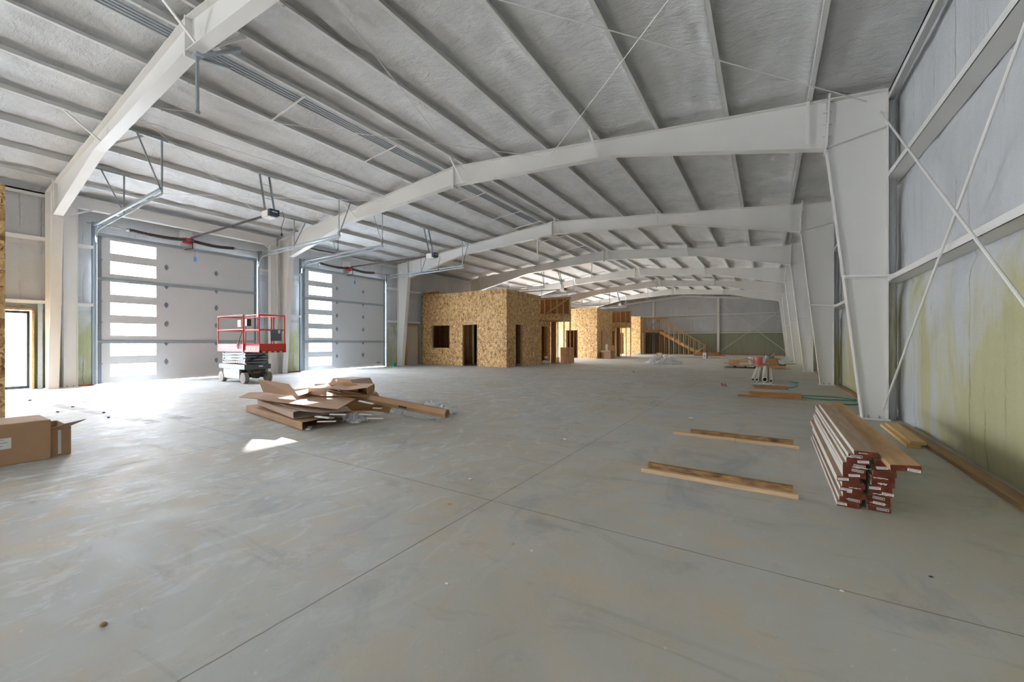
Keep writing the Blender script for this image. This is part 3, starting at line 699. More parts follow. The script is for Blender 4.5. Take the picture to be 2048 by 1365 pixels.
# ---------------------------------------------------------------- timber offices
def studs(t, pts, axis, z0, z1, w=.038, d=.09, name='stud', mat='pine'):
    for (x, y) in pts:
        b = MB().box(x-(w/2 if axis == 'x' else d/2), x+(w/2 if axis == 'x' else d/2), y-(d/2 if axis == 'x' else w/2), y+(d/2 if axis == 'x' else w/2), z0, z1)
        b.obj(name, mat, t)
def office(y, lbl, left_win=True, depth=3.5, h=3.86, xr=-10.72, side_door=(.85, 1.5), fdoor=None, cutxl=-16.5):
    t = empty('timber_office', (-13.6, y+1.7, 0), lbl, 'timber office', 'strand board offices')
    fh = []
    if left_win: fh.append((-15.63, -14.37, .93, 2.14))
    if fdoor: fh.append((fdoor[0], fdoor[1], -.1, 2.14))
    b = MB().slab(y, y+.012, fh, 'y', cutxl, xr, 0, h); b.obj('front_sheathing', 'osb', t)
    sh = [(y+side_door[0], y+side_door[1], -.1, 2.13)] if side_door else []
    b = MB().slab(xr-.012, xr, sh, 'x', y+.001, y+depth, 0, h-.03); b.obj('side_sheathing', 'osb', t)
    MB().box(cutxl, xr-.012, y+.012, y+.10, h-.09, h-.04).box(xr-.10, xr-.012, y+.10, y+depth, h-.09, h-.04).obj('top_plate', 'pine', t)
    # jamb studs around the openings
    for hh in fh:
        b = MB().box(hh[0]-.04, hh[0], y+.012, y+.13, max(0, hh[2]), hh[3]).box(hh[1], hh[1]+.04, y+.012, y+.13, max(0, hh[2]), hh[3]).box(hh[0]-.04, hh[1]+.04, y+.012, y+.13, hh[3], hh[3]+.14)
        if hh[2] > 0: b.box(hh[0]-.04, hh[1]+.04, y+.012, y+.13, hh[2]-.04, hh[2])
        b.obj('opening_frame', 'pine', t)
    for hh in sh:
        b = MB().box(xr-.13, xr-.012, hh[0]-.04, hh[0], 0, hh[3]).box(xr-.13, xr-.012, hh[1], hh[1]+.04, 0, hh[3]).box(xr-.13, xr-.012, hh[0]-.04, hh[1]+.04, hh[3], hh[3]+.14); b.obj('opening_frame', 'pine', t)
    x = cutxl+.05
    while x < xr-.15:
        if not any(hh[0]-.06 < x < hh[1]+.06 for hh in fh): studs(t, [(x, y+.056)], 'x', .04, h-.1)
        x += .406
    yy = y+.45
    while yy < y+depth-.1:
        if not any(hh[0]-.06 < yy < hh[1]+.06 for hh in sh): studs(t, [(xr-.057, yy)], 'y', .04, h-.1)
        yy += .406
    # rear and inner partition walls, floor of the loft above
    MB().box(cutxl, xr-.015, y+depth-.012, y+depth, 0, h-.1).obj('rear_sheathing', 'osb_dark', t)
    studs(t, [(cutxl+.2+.5*i, y+depth-.06) for i in range(11)], 'x', 0, h-.2, name='rear_stud')
    MB().box(cutxl, xr-.1, y+.12, y+depth-.1, h-.5, h-.46).obj('loft_floor', 'osb', t)
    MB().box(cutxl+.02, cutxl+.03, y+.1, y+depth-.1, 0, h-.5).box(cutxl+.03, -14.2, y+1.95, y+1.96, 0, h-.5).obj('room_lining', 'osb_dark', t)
    studs(t, [(cutxl+.08, y+.35+.4*i) for i in range(8) if y+.35+.4*i < y+depth-.15], 'y', 0, h-.5, name='lining_stud', mat='brown_x')
    studs(t, [(cutxl+.3+.42*i, y+1.9) for i in range(5)], 'x', 0, h-.5, name='partition_stud', mat='brown_x')
    studs(t, [(-13.9+.3*i, y+1.9) for i in range(9)], 'x', 0, h-.5, name='partition_stud')
    return t
t = office(16.53, 'nearest full timber office of strand board, with window and door openings', True, 3.52, fdoor=(-13.47, -12.52), side_door=(.85, 1.52))
MB().box(-16.5, -15.5, 16.9, 16.99, 3.86, 4.06).box(-16.5, -15.5, 16.75, 17.1, 4.02, 4.07).obj('raised_header', 'osb', t)
MB().box(-10.718, -10.70, 19.17, 19.26, .55, .70).obj('outlet_box', 'white', t)
MB().tube([(-14.05, 18.2, .0), (-14.05, 18.2, 2.6)], .05, 8).obj('vent_pipe', 'pvc', t)
office(28.69, 'second timber office of strand board, behind the first loft', False, 3.5, 3.80, -10.62, (.9, 1.45), (-13.15, -12.16))
office(40.86, 'farthest timber office of strand board, left of the stair', False, 1.9, 3.80, -10.62, (.7, 1.1), (-13.1, -12.3))
t = empty('timber_office', (-13.6, -.6, 0), 'timber office edge of strand board at the left border of the photo', 'timber office', 'strand board offices')
MB().box(-10.742, -10.73, -2.3, 1.20, 0, 3.87).obj('side_sheathing', 'osb', t)
MB().box(-16.3, -10.742, 1.188, 1.20, 0, 3.80).obj('end_sheathing', 'osb', t)
MB().box(-16.3, -10.742, -2.3, -2.288, 0, 3.80).obj('rear_sheathing', 'osb', t)

def loft(y, lbl):
    t = empty('stair_loft', (-10.1, y+1, 0), lbl, 'loft', 'small lofts beside the offices')
    y0 = y+3.52; x0, x1 = -10.72, -9.5
    MB().box(x0, x1+.05, y0, y0+.012, 2.47, 2.82).box(x1+.038, x1+.05, y0, y0+1.3, 2.47, 2.82).box(-11.6, x1+.05, y0, y0+1.3, 2.455, 2.47).box(-11.6, x1+.05, y0, y0+1.3, 2.80, 2.815).obj('floor_box', 'osb', t)
    yw = y0+1.25
    # return wall of the office beside the recess
    b = MB().slab(x0-.012, x0, [(y0+.1, y0+.85, -.1, 2.13)], 'x', y0, yw-.04, 0, 2.46); b.obj('recess_sheathing', 'osb', t)
    for yy in (y0+.06, y0+.89): MB().box(x0-.1, x0-.012, yy-.02, yy+.02, 0, 2.13).obj('stud', 'pine', t)
    for xx in (x0+.03, x0+.34, x0+.45, x0+.85, x1+.0): MB().box(xx-.02, xx+.02, yw-.045, yw+.045, .04, 2.41).obj('stud', 'stud_pale', t)
    MB().box(-12.0, -11.99, y0, yw, 0, 2.45).box(-12.0, x0-.2, yw-.03, yw-.02, 0, 2.45).obj('added_recess_wall', 'osb_dark', t)  # added walls, with studs, hiding the bright far opening from the recess
    for xx in (-11.7, -11.4, -11.1): MB().box(xx, xx+.04, yw-.12, yw-.03, 0, 2.4).obj('added_recess_stud', 'brown_x', t)
    MB().box(x0+.05, x0+.32, yw+.0, yw+.012, .04, 2.41).obj('infill_panel', 'osb_dark', t)
    MB().box(x0, x1+.02, yw-.045, yw+.045, .0, .038).box(x0, x1+.02, yw-.045, yw+.045, 2.41, 2.45).obj('plate', 'pine', t)
    # upper guard wall, sheathed on its far side
    for i in range(6): MB().box(-11.5+i*.396-.02, -11.5+i*.396+.02, yw-.045, yw+.045, 2.83, 3.75).obj('stud', 'stud_pale', t)
    MB().box(-11.6, x1+.02, yw-.045, yw+.045, 3.75, 3.80).box(-11.6, x1+.02, yw-.045, yw+.045, 2.82, 2.85).obj('plate', 'pine', t)
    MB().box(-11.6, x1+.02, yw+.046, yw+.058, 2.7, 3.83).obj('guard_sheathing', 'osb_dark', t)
    MB().box(x1+.02, x1+.032, yw-.045, yw+.058, 0, 3.8).obj('end_sheathing', 'osb', t)
    return t, yw
t, yw = loft(16.53, 'first loft, strand board platform with stud guard wall and diagonal brace')
MB().beam((-11.05, yw-.055, 2.87), (-9.52, yw-.055, 3.76), .02, .09, up=(0, 0, 1)).obj('diagonal_brace', 'pine', t)
MB().box(-10.55, -10.15, 20.25, 20.6, 0, .28).box(-10.5, -10.2, 20.3, 20.55, .28, .40).obj('insulation_scraps', 'plastic' if 'plastic' in MAT else 'pvc', t) if False else None
loft(28.69, 'second loft, small strand board platform between the second office and the far one')
def carton(name, x0, x1, y0, y1, z0, z1, lbl, grp=None, mat='card'):
    o = MB().box(x0, x1, y0, y1, z0, z1).obj(name, mat, bevel=.006)
    MB().box((x0+x1)/2-.025, (x0+x1)/2+.025, y0-.001, y0+.0, z1-.06, z1).box((x0+x1)/2-.025, (x0+x1)/2+.025, y0, y1, z1, z1+.001).obj('packing_tape', 'card_pink', o)
    return tag(o, lbl, 'box', grp)
for i, nm in enumerate(('bottom', 'middle', 'top')):
    carton('cardboard_box', -10.42, -9.72, 21.95, 22.4, .31*i+.001, .31*i+.307, f'{nm} cardboard box of the stack behind the first loft studs', 'boxes behind the loft')
o = MB().box(-10.50, -10.36, 21.5, 21.62, 0, .34).obj('paint_can', 'yellow'); tag(o, 'small yellow and white canister by the loft studs', 'canister')
MB().box(-10.36, -10.30, 21.5, 21.62, 0, .36).obj('label_side', 'white', o)
# rubble bags in the first side doorway
for i, (x, y, s_) in enumerate(((-10.62, 20.32, .16), (-10.50, 20.55, .14), (-10.58, 20.42, .11))):
    b = MB(); rings = 7; n = 12; vs = []
    for a in range(rings):
        th = PI*a/(rings-1)
        for j in range(n):
            r = s_*math.sin(th)*(1+.2*noise.noise(Vector((a*1.3, j*.9, i*4)))); vs.append((x+r*math.cos(2*PI*j/n), y+r*math.sin(2*PI*j/n), (.30 if i == 2 else 0)+s_*.85*(1-math.cos(th))*.8))
    b.add(vs, [(a*n+j, a*n+(j+1) % n, (a+1)*n+(j+1) % n, (a+1)*n+j) for a in range(rings-1) for j in range(n)])
    o = b.obj('rubble_bag', 'pvc', smooth=True); tag(o, ['pale sack at the foot of the loft doorway, nearest', 'pale sack at the loft doorway, behind its neighbour', 'small pale sack on top of the other two'][i], 'sack', 'sacks in the loft doorway')

# open carton in front of the second office
t = empty('open_carton', (-10.15, 29.5, 0), 'large open cardboard carton with raised flaps before the second office', 'box')
x0, x1, y0, y1, h = -10.45, -9.72, 29.1, 29.95, .62
MB().slab(y0, y0+.008, [], 'y', x0, x1, 0, h).slab(y1-.008, y1, [], 'y', x0, x1, 0, h).slab(x0, x0+.008, [], 'x', y0, y1, 0, h).slab(x1-.008, x1, [], 'x', y0, y1, 0, h).box(x0, x1, y0, y1, 0, .01).obj('body', 'card', t)
MB().add([(x0, y0, h), (x1, y0, h), (x1-.02, y0-.25, h+.02-.12), (x0-.05, y0-.25, h-.12)], [(0, 1, 2, 3)]).obj('flap', 'card_pink', t)
MB().add([(x0, y1, h), (x1, y1, h), (x1-.05, y1+.1, h+.38), (x0, y1+.1, h+.38)], [(0, 1, 2, 3)]).obj('flap', 'card', t)
MB().add([(x1, y0, h), (x1, y1, h), (x1+.34, y1-.05, h+.02), (x1+.32, y0+.06, h-.03)], [(0, 1, 2, 3)]).obj('flap', 'card', t)
MB().box(x0+.25, x0+.4, y0+.2, y0+.3, h-.1, h+.45).obj('plastic_liner', 'white', t)

# ---------------------------------------------------------------- stair at the far end
t = empty('timber_stair', (-7.5, 43.8, 0), 'open timber stair with stud railing descending right from the far landing', 'stair')
YS0, YS1 = 42.95, 43.95; XA, XZ = -9.25, -5.05; ZL = 2.50
n = 13; run = (XZ-XA-.35)/n; rise = ZL/n
for i in range(n-1):
    x = XA+run*i; z = ZL-rise*(i+1)
    MB().box(x, x+run+.03, YS0+.06, YS1-.06, z-.04, z).obj('tread', 'stair_wood', t)
    MB().box(x, x+.02, YS0+.06, YS1-.06, z, z+rise-.04).obj('riser', 'stair_wood', t)
for y in (YS0+.05, YS1-.05): MB().beam((XA, y, ZL-.25), (XZ-.35, y, .02), .04, .26).obj('stringer', 'stair_wood', t)
slope = -(ZL)/(XZ-.35-XA)
for y in (YS0, YS1):
    for i in range(10):
        x = XA+.02+i*(XZ-XA-.1)/9; top = ZL+1.12+slope*(x-XA) if i < 9 else 1.0
        top = max(top, 1.0)
        MB().box(x-.02, x+.02, y-.045, y+.045, 0, top-.04).obj('stud', 'stud_pale', t)
    x9 = XZ-.4
    MB().beam((XA, y, ZL+1.13), (x9+.25, y, ZL+1.13+slope*(x9+.25-XA)), .09, .05).beam((x9+.22, y, 1.02), (XZ, y, .98), .09, .05).obj('handrail', 'stair_wood', t)
    MB().box(XA, XZ, y-.045, y+.045, 0, .04).obj('bottom_plate', 'brown_x', t)
MB().beam((XZ-.95, YS0-.06, .02), (XZ+.05, YS0-.06, .85), .02, .09).obj('diagonal_brace', 'stair_wood', t)
# landing
MB().box(-11.3, XA, 42.82, 44.95, ZL-.30, ZL-.02).obj('landing_floor', 'brown_x', t)
for i in range(5): MB().box(-10.75+i*.37-.02, -10.75+i*.37+.02, YS0-.045, YS0+.045, ZL, ZL+1.22).obj('stud', 'pine', t)
MB().box(-10.8, XA+.02, YS0-.045, YS0+.045, ZL+1.2, ZL+1.26).box(-10.8, XA+.02, YS0-.045, YS0+.045, ZL-.02, ZL+.02).box(XA-.02, XA+.03, YS0-.045, YS0+.045, 0, ZL+1.3).obj('guard_frame', 'pine', t)
MB().box(-11.3, XA+.5, 44.90, 44.96, ZL+1.2, ZL+1.32).beam((-11.0, 44.93, ZL+.1), (-9.7, 44.93, ZL+1.1), .03, .09).obj('back_brace', 'stair_wood', t)
for i in range(9): MB().box(-11.0+i*.25, -10.96+i*.25, 44.6, 44.69, 0, ZL-.3).obj('stud', 'brown_x', t)
for i in range(8): MB().box(-9.0+i*.4, -8.96+i*.4, 45.0, 45.06, 0, max(.5, ZL-.3-.25*i)).obj('stud', 'brown_x', t)

# ---------------------------------------------------------------- scissor lift
def scissor_lift():
    t = empty('scissor_lift', (-13.9, 6.3, 0), 'red and grey scissor lift parked before the nearest roll-up door', 'scissor lift')
    X0, X1, Y0, Y1 = -14.72, -13.16, 5.92, 6.68
    ch = MB().box(X0-.03, X1+.05, Y0, Y1, .42, .57).obj('chassis', 'lift_grey', t, bevel=.01)
    text('lettering', 'SKYJACK', .13, ((X0+X1)/2+.05, Y0-.004, .495), (PI/2, 0, 0), 'white', t, .001)
    MB().box(X0+.25, X1-.28, Y0+.005, Y0+.06, .13, .42).obj('side_cover', 'lift_bright', t, bevel=.015)
    MB().box(X0+.25, X1-.28, Y1-.06, Y1, .13, .42).obj('side_cover', 'lift_bright', t, bevel=.015)
    MB().box(X0+.2, X1-.25, Y0+.07, Y1-.07, .16, .42).obj('battery_tray', 'dark', t)
    MB().prism([(Y0+.16, .42), (Y1-.14, .42), (Y1-.18, .30), (Y1-.28, .24), (Y1-.33, .14), (Y0+.33, .14), (Y0+.28, .24), (Y0+.20, .30)], X1-.2, X1+.02, 'x').obj('axle_housing', 'dark', t)
    MB().tube([(X1+.02, Y0+.25, .33), (X1+.06, Y0+.33, .32), (X1+.05, Y0+.45, .34)], .025, 8).obj('steering_link', 'rust', t)
    for (wx, wy) in ((X0+.13, Y0-.01), (X1-.04, Y0-.01), (X0+.13, Y1-.11), (X1-.04, Y1-.11)):
        w_ = MB().tube([(wx, wy-.005, .165), (wx, wy, .165), (wx, wy+.11, .165), (wx, wy+.115, .165)], [.145, .165, .165, .145], 28).obj('wheel', 'tyre', t, smooth=False)
        for s_ in (-.012, .122):
            r_ = MB().tube([(wx, wy+s_, .165), (wx, wy+s_*.6+.02, .165)], [.105, .10], 24).tube([(wx, wy+s_-.012 if s_ < 0 else wy+s_+.012, .165), (wx, wy+s_, .165)], .04, 12).obj('rim', 'rim', w_); r_.matrix_parent_inverse = Matrix.Translation(t.location).inverted()
    MB().box(X0-.02, X0+.01, Y0-.003, Y0-.001, .46, .53).box(X1-.03, X1, Y0-.003, Y0-.001, .46, .53).box(X0+1.05, X0+1.12, Y0-.002, Y0+.004, .26, .36).obj('warning_decal', 'white', t)
    MB().box(X1+.05, X1+.052, Y0+.4, Y0+.52, .49, .53).obj('warning_decal', 'white', t)
    # folded scissor stack
    lv = [.60, .685, .77, .855, .94]
    for i in range(4):
        z = lv[i]
        for yy in (Y0+.07, Y1-.10):
            xin = .06*(i % 2)
            b = MB().beam((X0+.10+xin, yy, z+.005), (X1-.06-xin, yy, z+.06), .035, .062); b.obj('scissor_arm', 'lift_grey', t)
            b = MB().beam((X0+.14, yy+.035, z+.06), (X1-.02-xin, yy+.035, z+.008), .03, .062); b.obj('scissor_arm', 'lift_grey', t)
        MB().box(X0+.1, X1-.08, Y0+.05, Y1-.08, z+.066, z+.073).obj('rusty_edge', 'rust', t)
        for xx in (X0+.12, X1-.05): MB().tube([(xx, Y0+.05, z+.03), (xx, Y1-.07, z+.03)], .035, 10).obj('pivot_tube', 'galv_dark', t)
    MB().beam((X1+.0, Y0+.1, .66), (X1-.05, Y1-.1, .90), .05, .04).box(X1-.2, X1-.03, Y0+.2, Y1-.2, .6, .92).obj('lift_cylinder', 'dark', t)
    b = MB()
    for i in range(18): b.box(X0+.22+i*.075, X0+.295+i*.075, Y0+.045, Y0+.05, .61, .645, mi=i % 2)
    b.obj('hazard_tape', ['yellow', 'black'], t)
    text('lettering', 'SKYJACK', .085, (X0+.52, Y0+.04, .745), (PI/2, 0, 0), 'white', t, .001)
    MB().tube([(X0+.98, Y0+.045, .745), (X0+.98, Y0+.048, .745)], .03, 14).obj('warning_decal', 'red', t)
    # platform
    P0, P1, XE = -14.80, -13.13, -12.24
    MB().box(P0, P1, Y0-.03, Y0-.015, .96, 1.19).box(P0, P0+.015, Y0-.03, Y1+.03, .96, 1.19).box(P0, P1, Y1+.015, Y1+.03, .96, 1.19).obj('toe_board', 'red', t)
    MB().box(P1, XE, Y0+.01, Y0+.025, .96, 1.14).box(P1, XE, Y0-.005, Y0+.05, .955, 1.01).box(P1, XE, Y1-.03, Y1-.015, .96, 1.19).box(XE-.015, XE, Y0-.005, Y1-.01, .94, 1.20).obj('extension_toe_board', 'red', t)
    MB().box(P0, XE, Y0, Y1, .955, .98).obj('deck', 'galv_dark', t)
    text('lettering', 'SKYJACK', .155, (P0+.42, Y0-.033, 1.10), (PI/2, 0, 0), 'white', t, .001)
    text('model_number', '3219', .15, (P0+1.28, Y0-.033, 1.10), (PI/2, 0, 0), 'white', t, .001) if False else None
    text('lettering', '6-SJIII', .13, (P0+1.33, Y0-.033, 1.09), (PI/2, 0, 0), 'white', t, .001)
    b = MB()
    for i in range(9): b.box(P1+.12+i*.075, P1+.195+i*.075, Y0+.005, Y0+.009, 1.03, 1.06, mi=i % 2)
    b.obj('hazard_tape', ['yellow', 'black'], t)
    b = MB()
    for i in range(8): b.box(XE, XE+.003, Y0+.08+i*.08, Y0+.16+i*.08, .95, .975, mi=i % 2)
    b.obj('hazard_tape', ['yellow', 'black'], t)
    # guard rails
    ya, yb = Y0-.02, Y1+.02
    r = .02
    def post(x, y, z0=1.18, z1=2.05): MB().tube([(x, y, z0), (x, y, z1)], r, 10).obj('guard_post', 'red', t)
    for x, y in ((P0+.03, ya), (P0+.03, yb), (P1, ya), (P1, yb), (-13.98, yb), (XE-.04, ya+.03), (XE-.04, yb-.05), (-12.9, yb-.05)): post(x, y)
    for z in (2.05, 1.62):
        rr_ = [[(P0+.03, ya, z), (P1, ya, z)], [(P0+.03, yb, z), (P1, yb, z)], [(P0+.03, ya, z), (P0+.03, yb, z)],
               [(P1, ya+.03, z-.02), (XE-.04, ya+.03, z-.02)], [(P1, yb-.05, z-.02), (XE-.04, yb-.05, z-.02)], [(XE-.04, ya+.03, z-.02), (XE-.04, yb-.05, z-.02)]]
        for q in rr_: MB().tube(q, r, 10).obj('guard_rail', 'red', t)
    cb = MB().box(-13.36, -13.16, ya-.06, ya+.06, 1.70, 1.90).obj('control_box', 'white', t, bevel=.01)
    MB().box(-13.05, -12.92, ya+.0, ya+.12, 1.72, 1.93).obj('manual_box', 'bronze', t, bevel=.01)
    MB().tube([(-13.1, ya, 2.0), (-13.2, ya+.05, 1.9), (-13.25, ya+.04, 1.6), (-13.3, ya-.02, 1.35), (-13.34, ya-.05, 1.15)], .009, 6).obj('control_cable', 'black', t)
    MB().tube([(-13.38+.05*math.cos(a*.6), ya-.04, 1.14+.09*math.sin(a*.6)) for a in range(22)], .012, 6).obj('coiled_cable', 'galv_dark', t)
    MB().box(XE-.008, XE+.002, Y0+.30, Y0+.62, 1.28, 1.62).obj('document_pouch', 'lift_grey', t)
    MB().box(XE+.002, XE+.004, Y0+.52, Y0+.58, 1.50, 1.60).obj('warning_decal', 'white', t)
    return t
scissor_lift()

# ---------------------------------------------------------------- flattened cartons
def sheet(name, pts, faces, mat, lbl, cat='cardboard', grp='flattened cartons in the pile', th=.007, parent=None, sub=0):
    o = MB().add(pts, faces).obj(name, mat, parent)
    sm = o.modifiers.new('thick', 'SOLIDIFY'); sm.thickness = th; sm.offset = 0
    if parent is None: tag(o, lbl, cat, grp)
    return o
Q = [(0, 1, 2, 3)]
# lowest sleeve
sheet('flattened_carton', [(-7.92, 3.60, .012), (-5.53, 3.24, .012), (-5.53, 3.24, .118), (-7.94, 3.62, .105), (-5.60, 4.15, .135), (-7.6, 4.7, .12), (-5.72, 4.62, .022), (-7.7, 4.9, .012)],
      [(0, 1, 2, 3), (3, 2, 4, 5), (0, 1, 6, 7)], ['card'], 'long flattened carton at the bottom of the pile, lying on the floor')
sheet('flattened_carton', [(-7.62, 3.66, .14), (-5.80, 3.27, .14), (-5.83, 3.28, .225), (-7.64, 3.66, .225), (-5.95, 3.75, .262), (-7.5, 4.2, .25), (-5.55, 4.06, .165), (-7.4, 4.6, .15)],
      [(0, 1, 2, 3), (3, 2, 4, 5), (0, 1, 6, 7)], ['card_pink'], 'shorter flattened carton with torn top, second from the bottom of the pile')
sheet('flattened_carton', [(-6.9, 3.55, .262), (-5.72, 3.36, .245), (-5.45, 3.75, .262), (-6.7, 4.1, .275), (-5.42, 3.45, .238), (-5.22, 3.72, .25)],
      [(0, 1, 2, 3), (1, 4, 5, 2)], ['card_pink'], 'small pinkish cardboard flap under the wide sheet of the pile')
sheet('cardboard_sheet', [(-7.86, 3.46, .275), (-7.45, 3.48, .285), (-6.27, 3.43, .305), (-5.62, 3.44, .31), (-5.18, 3.56, .29), (-5.70, 4.25, .32), (-6.26, 4.20, .335), (-7.5, 4.2, .34), (-8.14, 3.75, .31)],
      [(0, 1, 7, 8), (1, 2, 6, 7), (2, 3, 5, 6), (3, 4, 5)], ['card'], 'wide flat cardboard sheet sticking out both sides of the pile')
sheet('cardboard_sheet', [(-7.48, 3.60, .60), (-6.74, 3.72, .55), (-6.52, 3.76, .358), (-7.60, 3.74, .358)], Q, ['card_pink'], 'upright folded cardboard flap at the top left of the pile')
# sunlit curved sheet
cols = []; nseg = 10
for i in range(nseg+1):
    f = i/nseg
    front = Vector((-6.52+.0*f, 3.74, .362)).lerp(Vector((-6.53, 4.12, .47)), f) + Vector((0, 0, -.02*math.sin(PI*f)))
    back = Vector((-7.6, 4.22, .36)).lerp(Vector((-7.15, 4.75, .47)), f) + Vector((0, 0, -.03*math.sin(PI*f)))
    cols += [front, back]
sheet('cardboard_sheet', cols, [(2*i, 2*i+2, 2*i+3, 2*i+1) for i in range(nseg)], ['card_in'], 'curved cardboard sheet with sun on it, right of the upright flap')
sheet('cardboard_sheet', [(-7.25, 4.5, .375), (-6.42, 4.50, .38), (-6.39, 4.52, .53), (-7.35, 4.55, .44), (-6.15, 4.62, .37), (-6.13, 4.6, .50)], [(0, 1, 2, 3), (1, 4, 5, 2)], ['card_in'], 'bent cardboard panel standing behind the sunlit sheet')
# collapsed open-ended box on top
t = empty('collapsed_carton', (-6.0, 4.2, .35), 'collapsed open-ended carton on top of the pile, dark inside', 'cardboard')
sheet('wall', [(-6.62, 3.98, .37), (-6.21, 4.06, .352), (-6.17, 4.03, .475), (-6.60, 3.98, .47)], Q, ['card_pink'], '', parent=t)
sheet('top_panel', [(-6.17, 4.04, .475), (-5.92, 4.26, .445), (-5.67, 4.44, .485), (-5.97, 4.84, .50), (-6.60, 4.58, .49)], [(0, 1, 2, 3, 4)], ['card'], '', parent=t)
sheet('back_wall', [(-6.62, 4.58, .36), (-5.97, 4.83, .36), (-5.97, 4.83, .49), (-6.60, 4.58, .49)], Q, ['card_in'], '', parent=t)
sheet('wall', [(-5.68, 4.46, .352), (-5.95, 4.80, .36), (-5.93, 4.78, .49), (-5.67, 4.43, .475)], Q, ['card'], '', parent=t)
sheet('base', [(-6.62, 3.98, .358), (-6.20, 4.05, .348), (-5.67, 4.46, .345), (-5.97, 4.82, .36), (-6.7, 4.6, .365)], [(0, 1, 2, 3, 4)], ['card_in'], '', parent=t)
sheet('flap', [(-6.17, 4.03, .475), (-6.60, 3.98, .47), (-6.55, 4.3, .51), (-6.0, 4.18, .40)], Q, ['card'], '', parent=t)
# far cartons behind the pile
t = empty('collapsed_carton', (-7.7, 5.6, 0), 'peaked open carton with a hand hole at the back of the pile', 'cardboard')
MB().prism([(-8.35, .02), (-7.35, .02), (-7.35, .28), (-7.50, .45), (-8.10, .45), (-8.35, .24)], 5.45, 5.457).prism([(-8.35, .02), (-7.35, .02), (-7.35, .28), (-7.50, .45), (-8.10, .45), (-8.35, .24)], 5.95, 5.957).obj('panel', 'card', t)
MB().add([(-8.10, 5.45, .45), (-7.50, 5.45, .45), (-7.50, 5.957, .45), (-8.10, 5.957, .45), (-7.35, 5.45, .28), (-7.35, 5.957, .28), (-8.35, 5.45, .24), (-8.35, 5.957, .24), (-7.35, 5.45, 0), (-7.35, 5.957, 0), (-8.35, 5.45, 0), (-8.35, 5.957, 0)],
         [(0, 1, 2, 3), (1, 4, 5, 2), (0, 3, 7, 6), (4, 8, 9, 5), (6, 7, 11, 10)]).obj('roof_flaps', 'card_pink', t)
MB().tube([(-7.98, 5.446, .41), (-7.98, 5.449, .41)], .035, 14).obj('hand_hole', 'pvc', t)
t = empty('collapsed_carton', (-7.0, 5.3, 0), 'closed slumped carton with a round sticker, right of the peaked one', 'cardboard')
MB().add([(-7.55, 5.05, 0), (-6.88, 5.60, 0), (-6.45, 5.45, 0), (-7.1, 4.8, 0), (-7.55, 5.12, .36), (-7.20, 5.62, .36), (-6.53, 5.36, .25), (-6.95, 4.92, .27)],
         [(0, 3, 2, 1), (4, 7, 6, 5), (0, 4, 5, 1), (0, 3, 7, 4), (3, 2, 6, 7), (2, 1, 5, 6)]).obj('body', 'card', t)
MB().tube([(-6.58, 5.12, .22), (-6.575, 5.115, .22)], .03, 14).obj('sticker', 'white', t)
# dark folded sheet, tube, foam strips, film
sheet('cardboard_sheet', [(-5.95, 4.2, .235), (-5.55, 4.92, .20), (-5.45, 4.72, .04), (-5.78, 4.62, .06), (-5.9, 4.3, .10)], [(0, 1, 2, 3, 4)], ['card_in'], 'dark folded cardboard sheet sagging beneath the long tube')
d = Vector((-4.10, 4.69, .15))-Vector((-6.35, 4.50, .33)); b = MB()
b.tube([(-6.35, 4.50, .33), (-4.12, 4.69, .155)], .075, 6, cap=False)
o = b.obj('cardboard_tube', 'card'); sm = o.modifiers.new('thick', 'SOLIDIFY'); sm.thickness = .007; sm.offset = -1
tag(o, 'long hexagonal cardboard tube jutting out to the right of the pile', 'cardboard tube')
MB().tube([(-4.15, 4.688, .158), (-4.165, 4.686, .159)], .064, 6).obj('end_disc', 'card_in', o)
MB().tube([(-4.146, 4.70, .165), (-4.152, 4.70, .165)], .008, 8).obj('sticker', 'green', o)
MB().beam((-5.02, 4.535, .215), (-4.85, 4.55, .202), .003, .035).obj('scribbled_mark', 'dark', o)
strips = [((-5.35, 3.55, .205), (-5.05, 3.75, .20)), ((-5.62, 3.5, .155), (-5.18, 3.58, .145)), ((-5.6, 3.62, .13), (-5.32, 3.66, .125)), ((-5.5, 3.45, .10), (-5.2, 3.72, .095)),
          ((-5.35, 4.05, .13), (-5.05, 4.2, .12)), ((-5.25, 4.1, .07), (-4.92, 4.35, .055)), ((-5.4, 4.35, .18), (-5.2, 4.45, .17)), ((-5.62, 3.42, .02), (-5.40, 3.22, .012)), ((-6.1, 4.40, .345), (-5.5, 4.55, .335)), ((-5.45, 4.12, .32), (-5.05, 4.25, .26))]
for i, (p, q) in enumerate(strips):
    p = Vector(p); q = Vector(q); q = p.lerp(q, .62); o = MB().beam(p, q, .055, .014).obj('foam_strip', 'white'); tag(o, ['upper white foam strip poking out under the wide sheet', 'white foam strip on the second carton', 'short white foam strip behind it in the second carton', 'slanted white foam strip in the lowest carton mouth',
        'white foam strip beside the crumpled film', 'long white foam strip on the floor side right of the pile', 'small white foam strip under the tube end', 'white foam strip lying on the floor in front of the lowest carton', 'white foam strip along the top of the pile by the tube', 'white foam strip beneath the tube'][i], 'foam strip', 'foam strips in the pile')
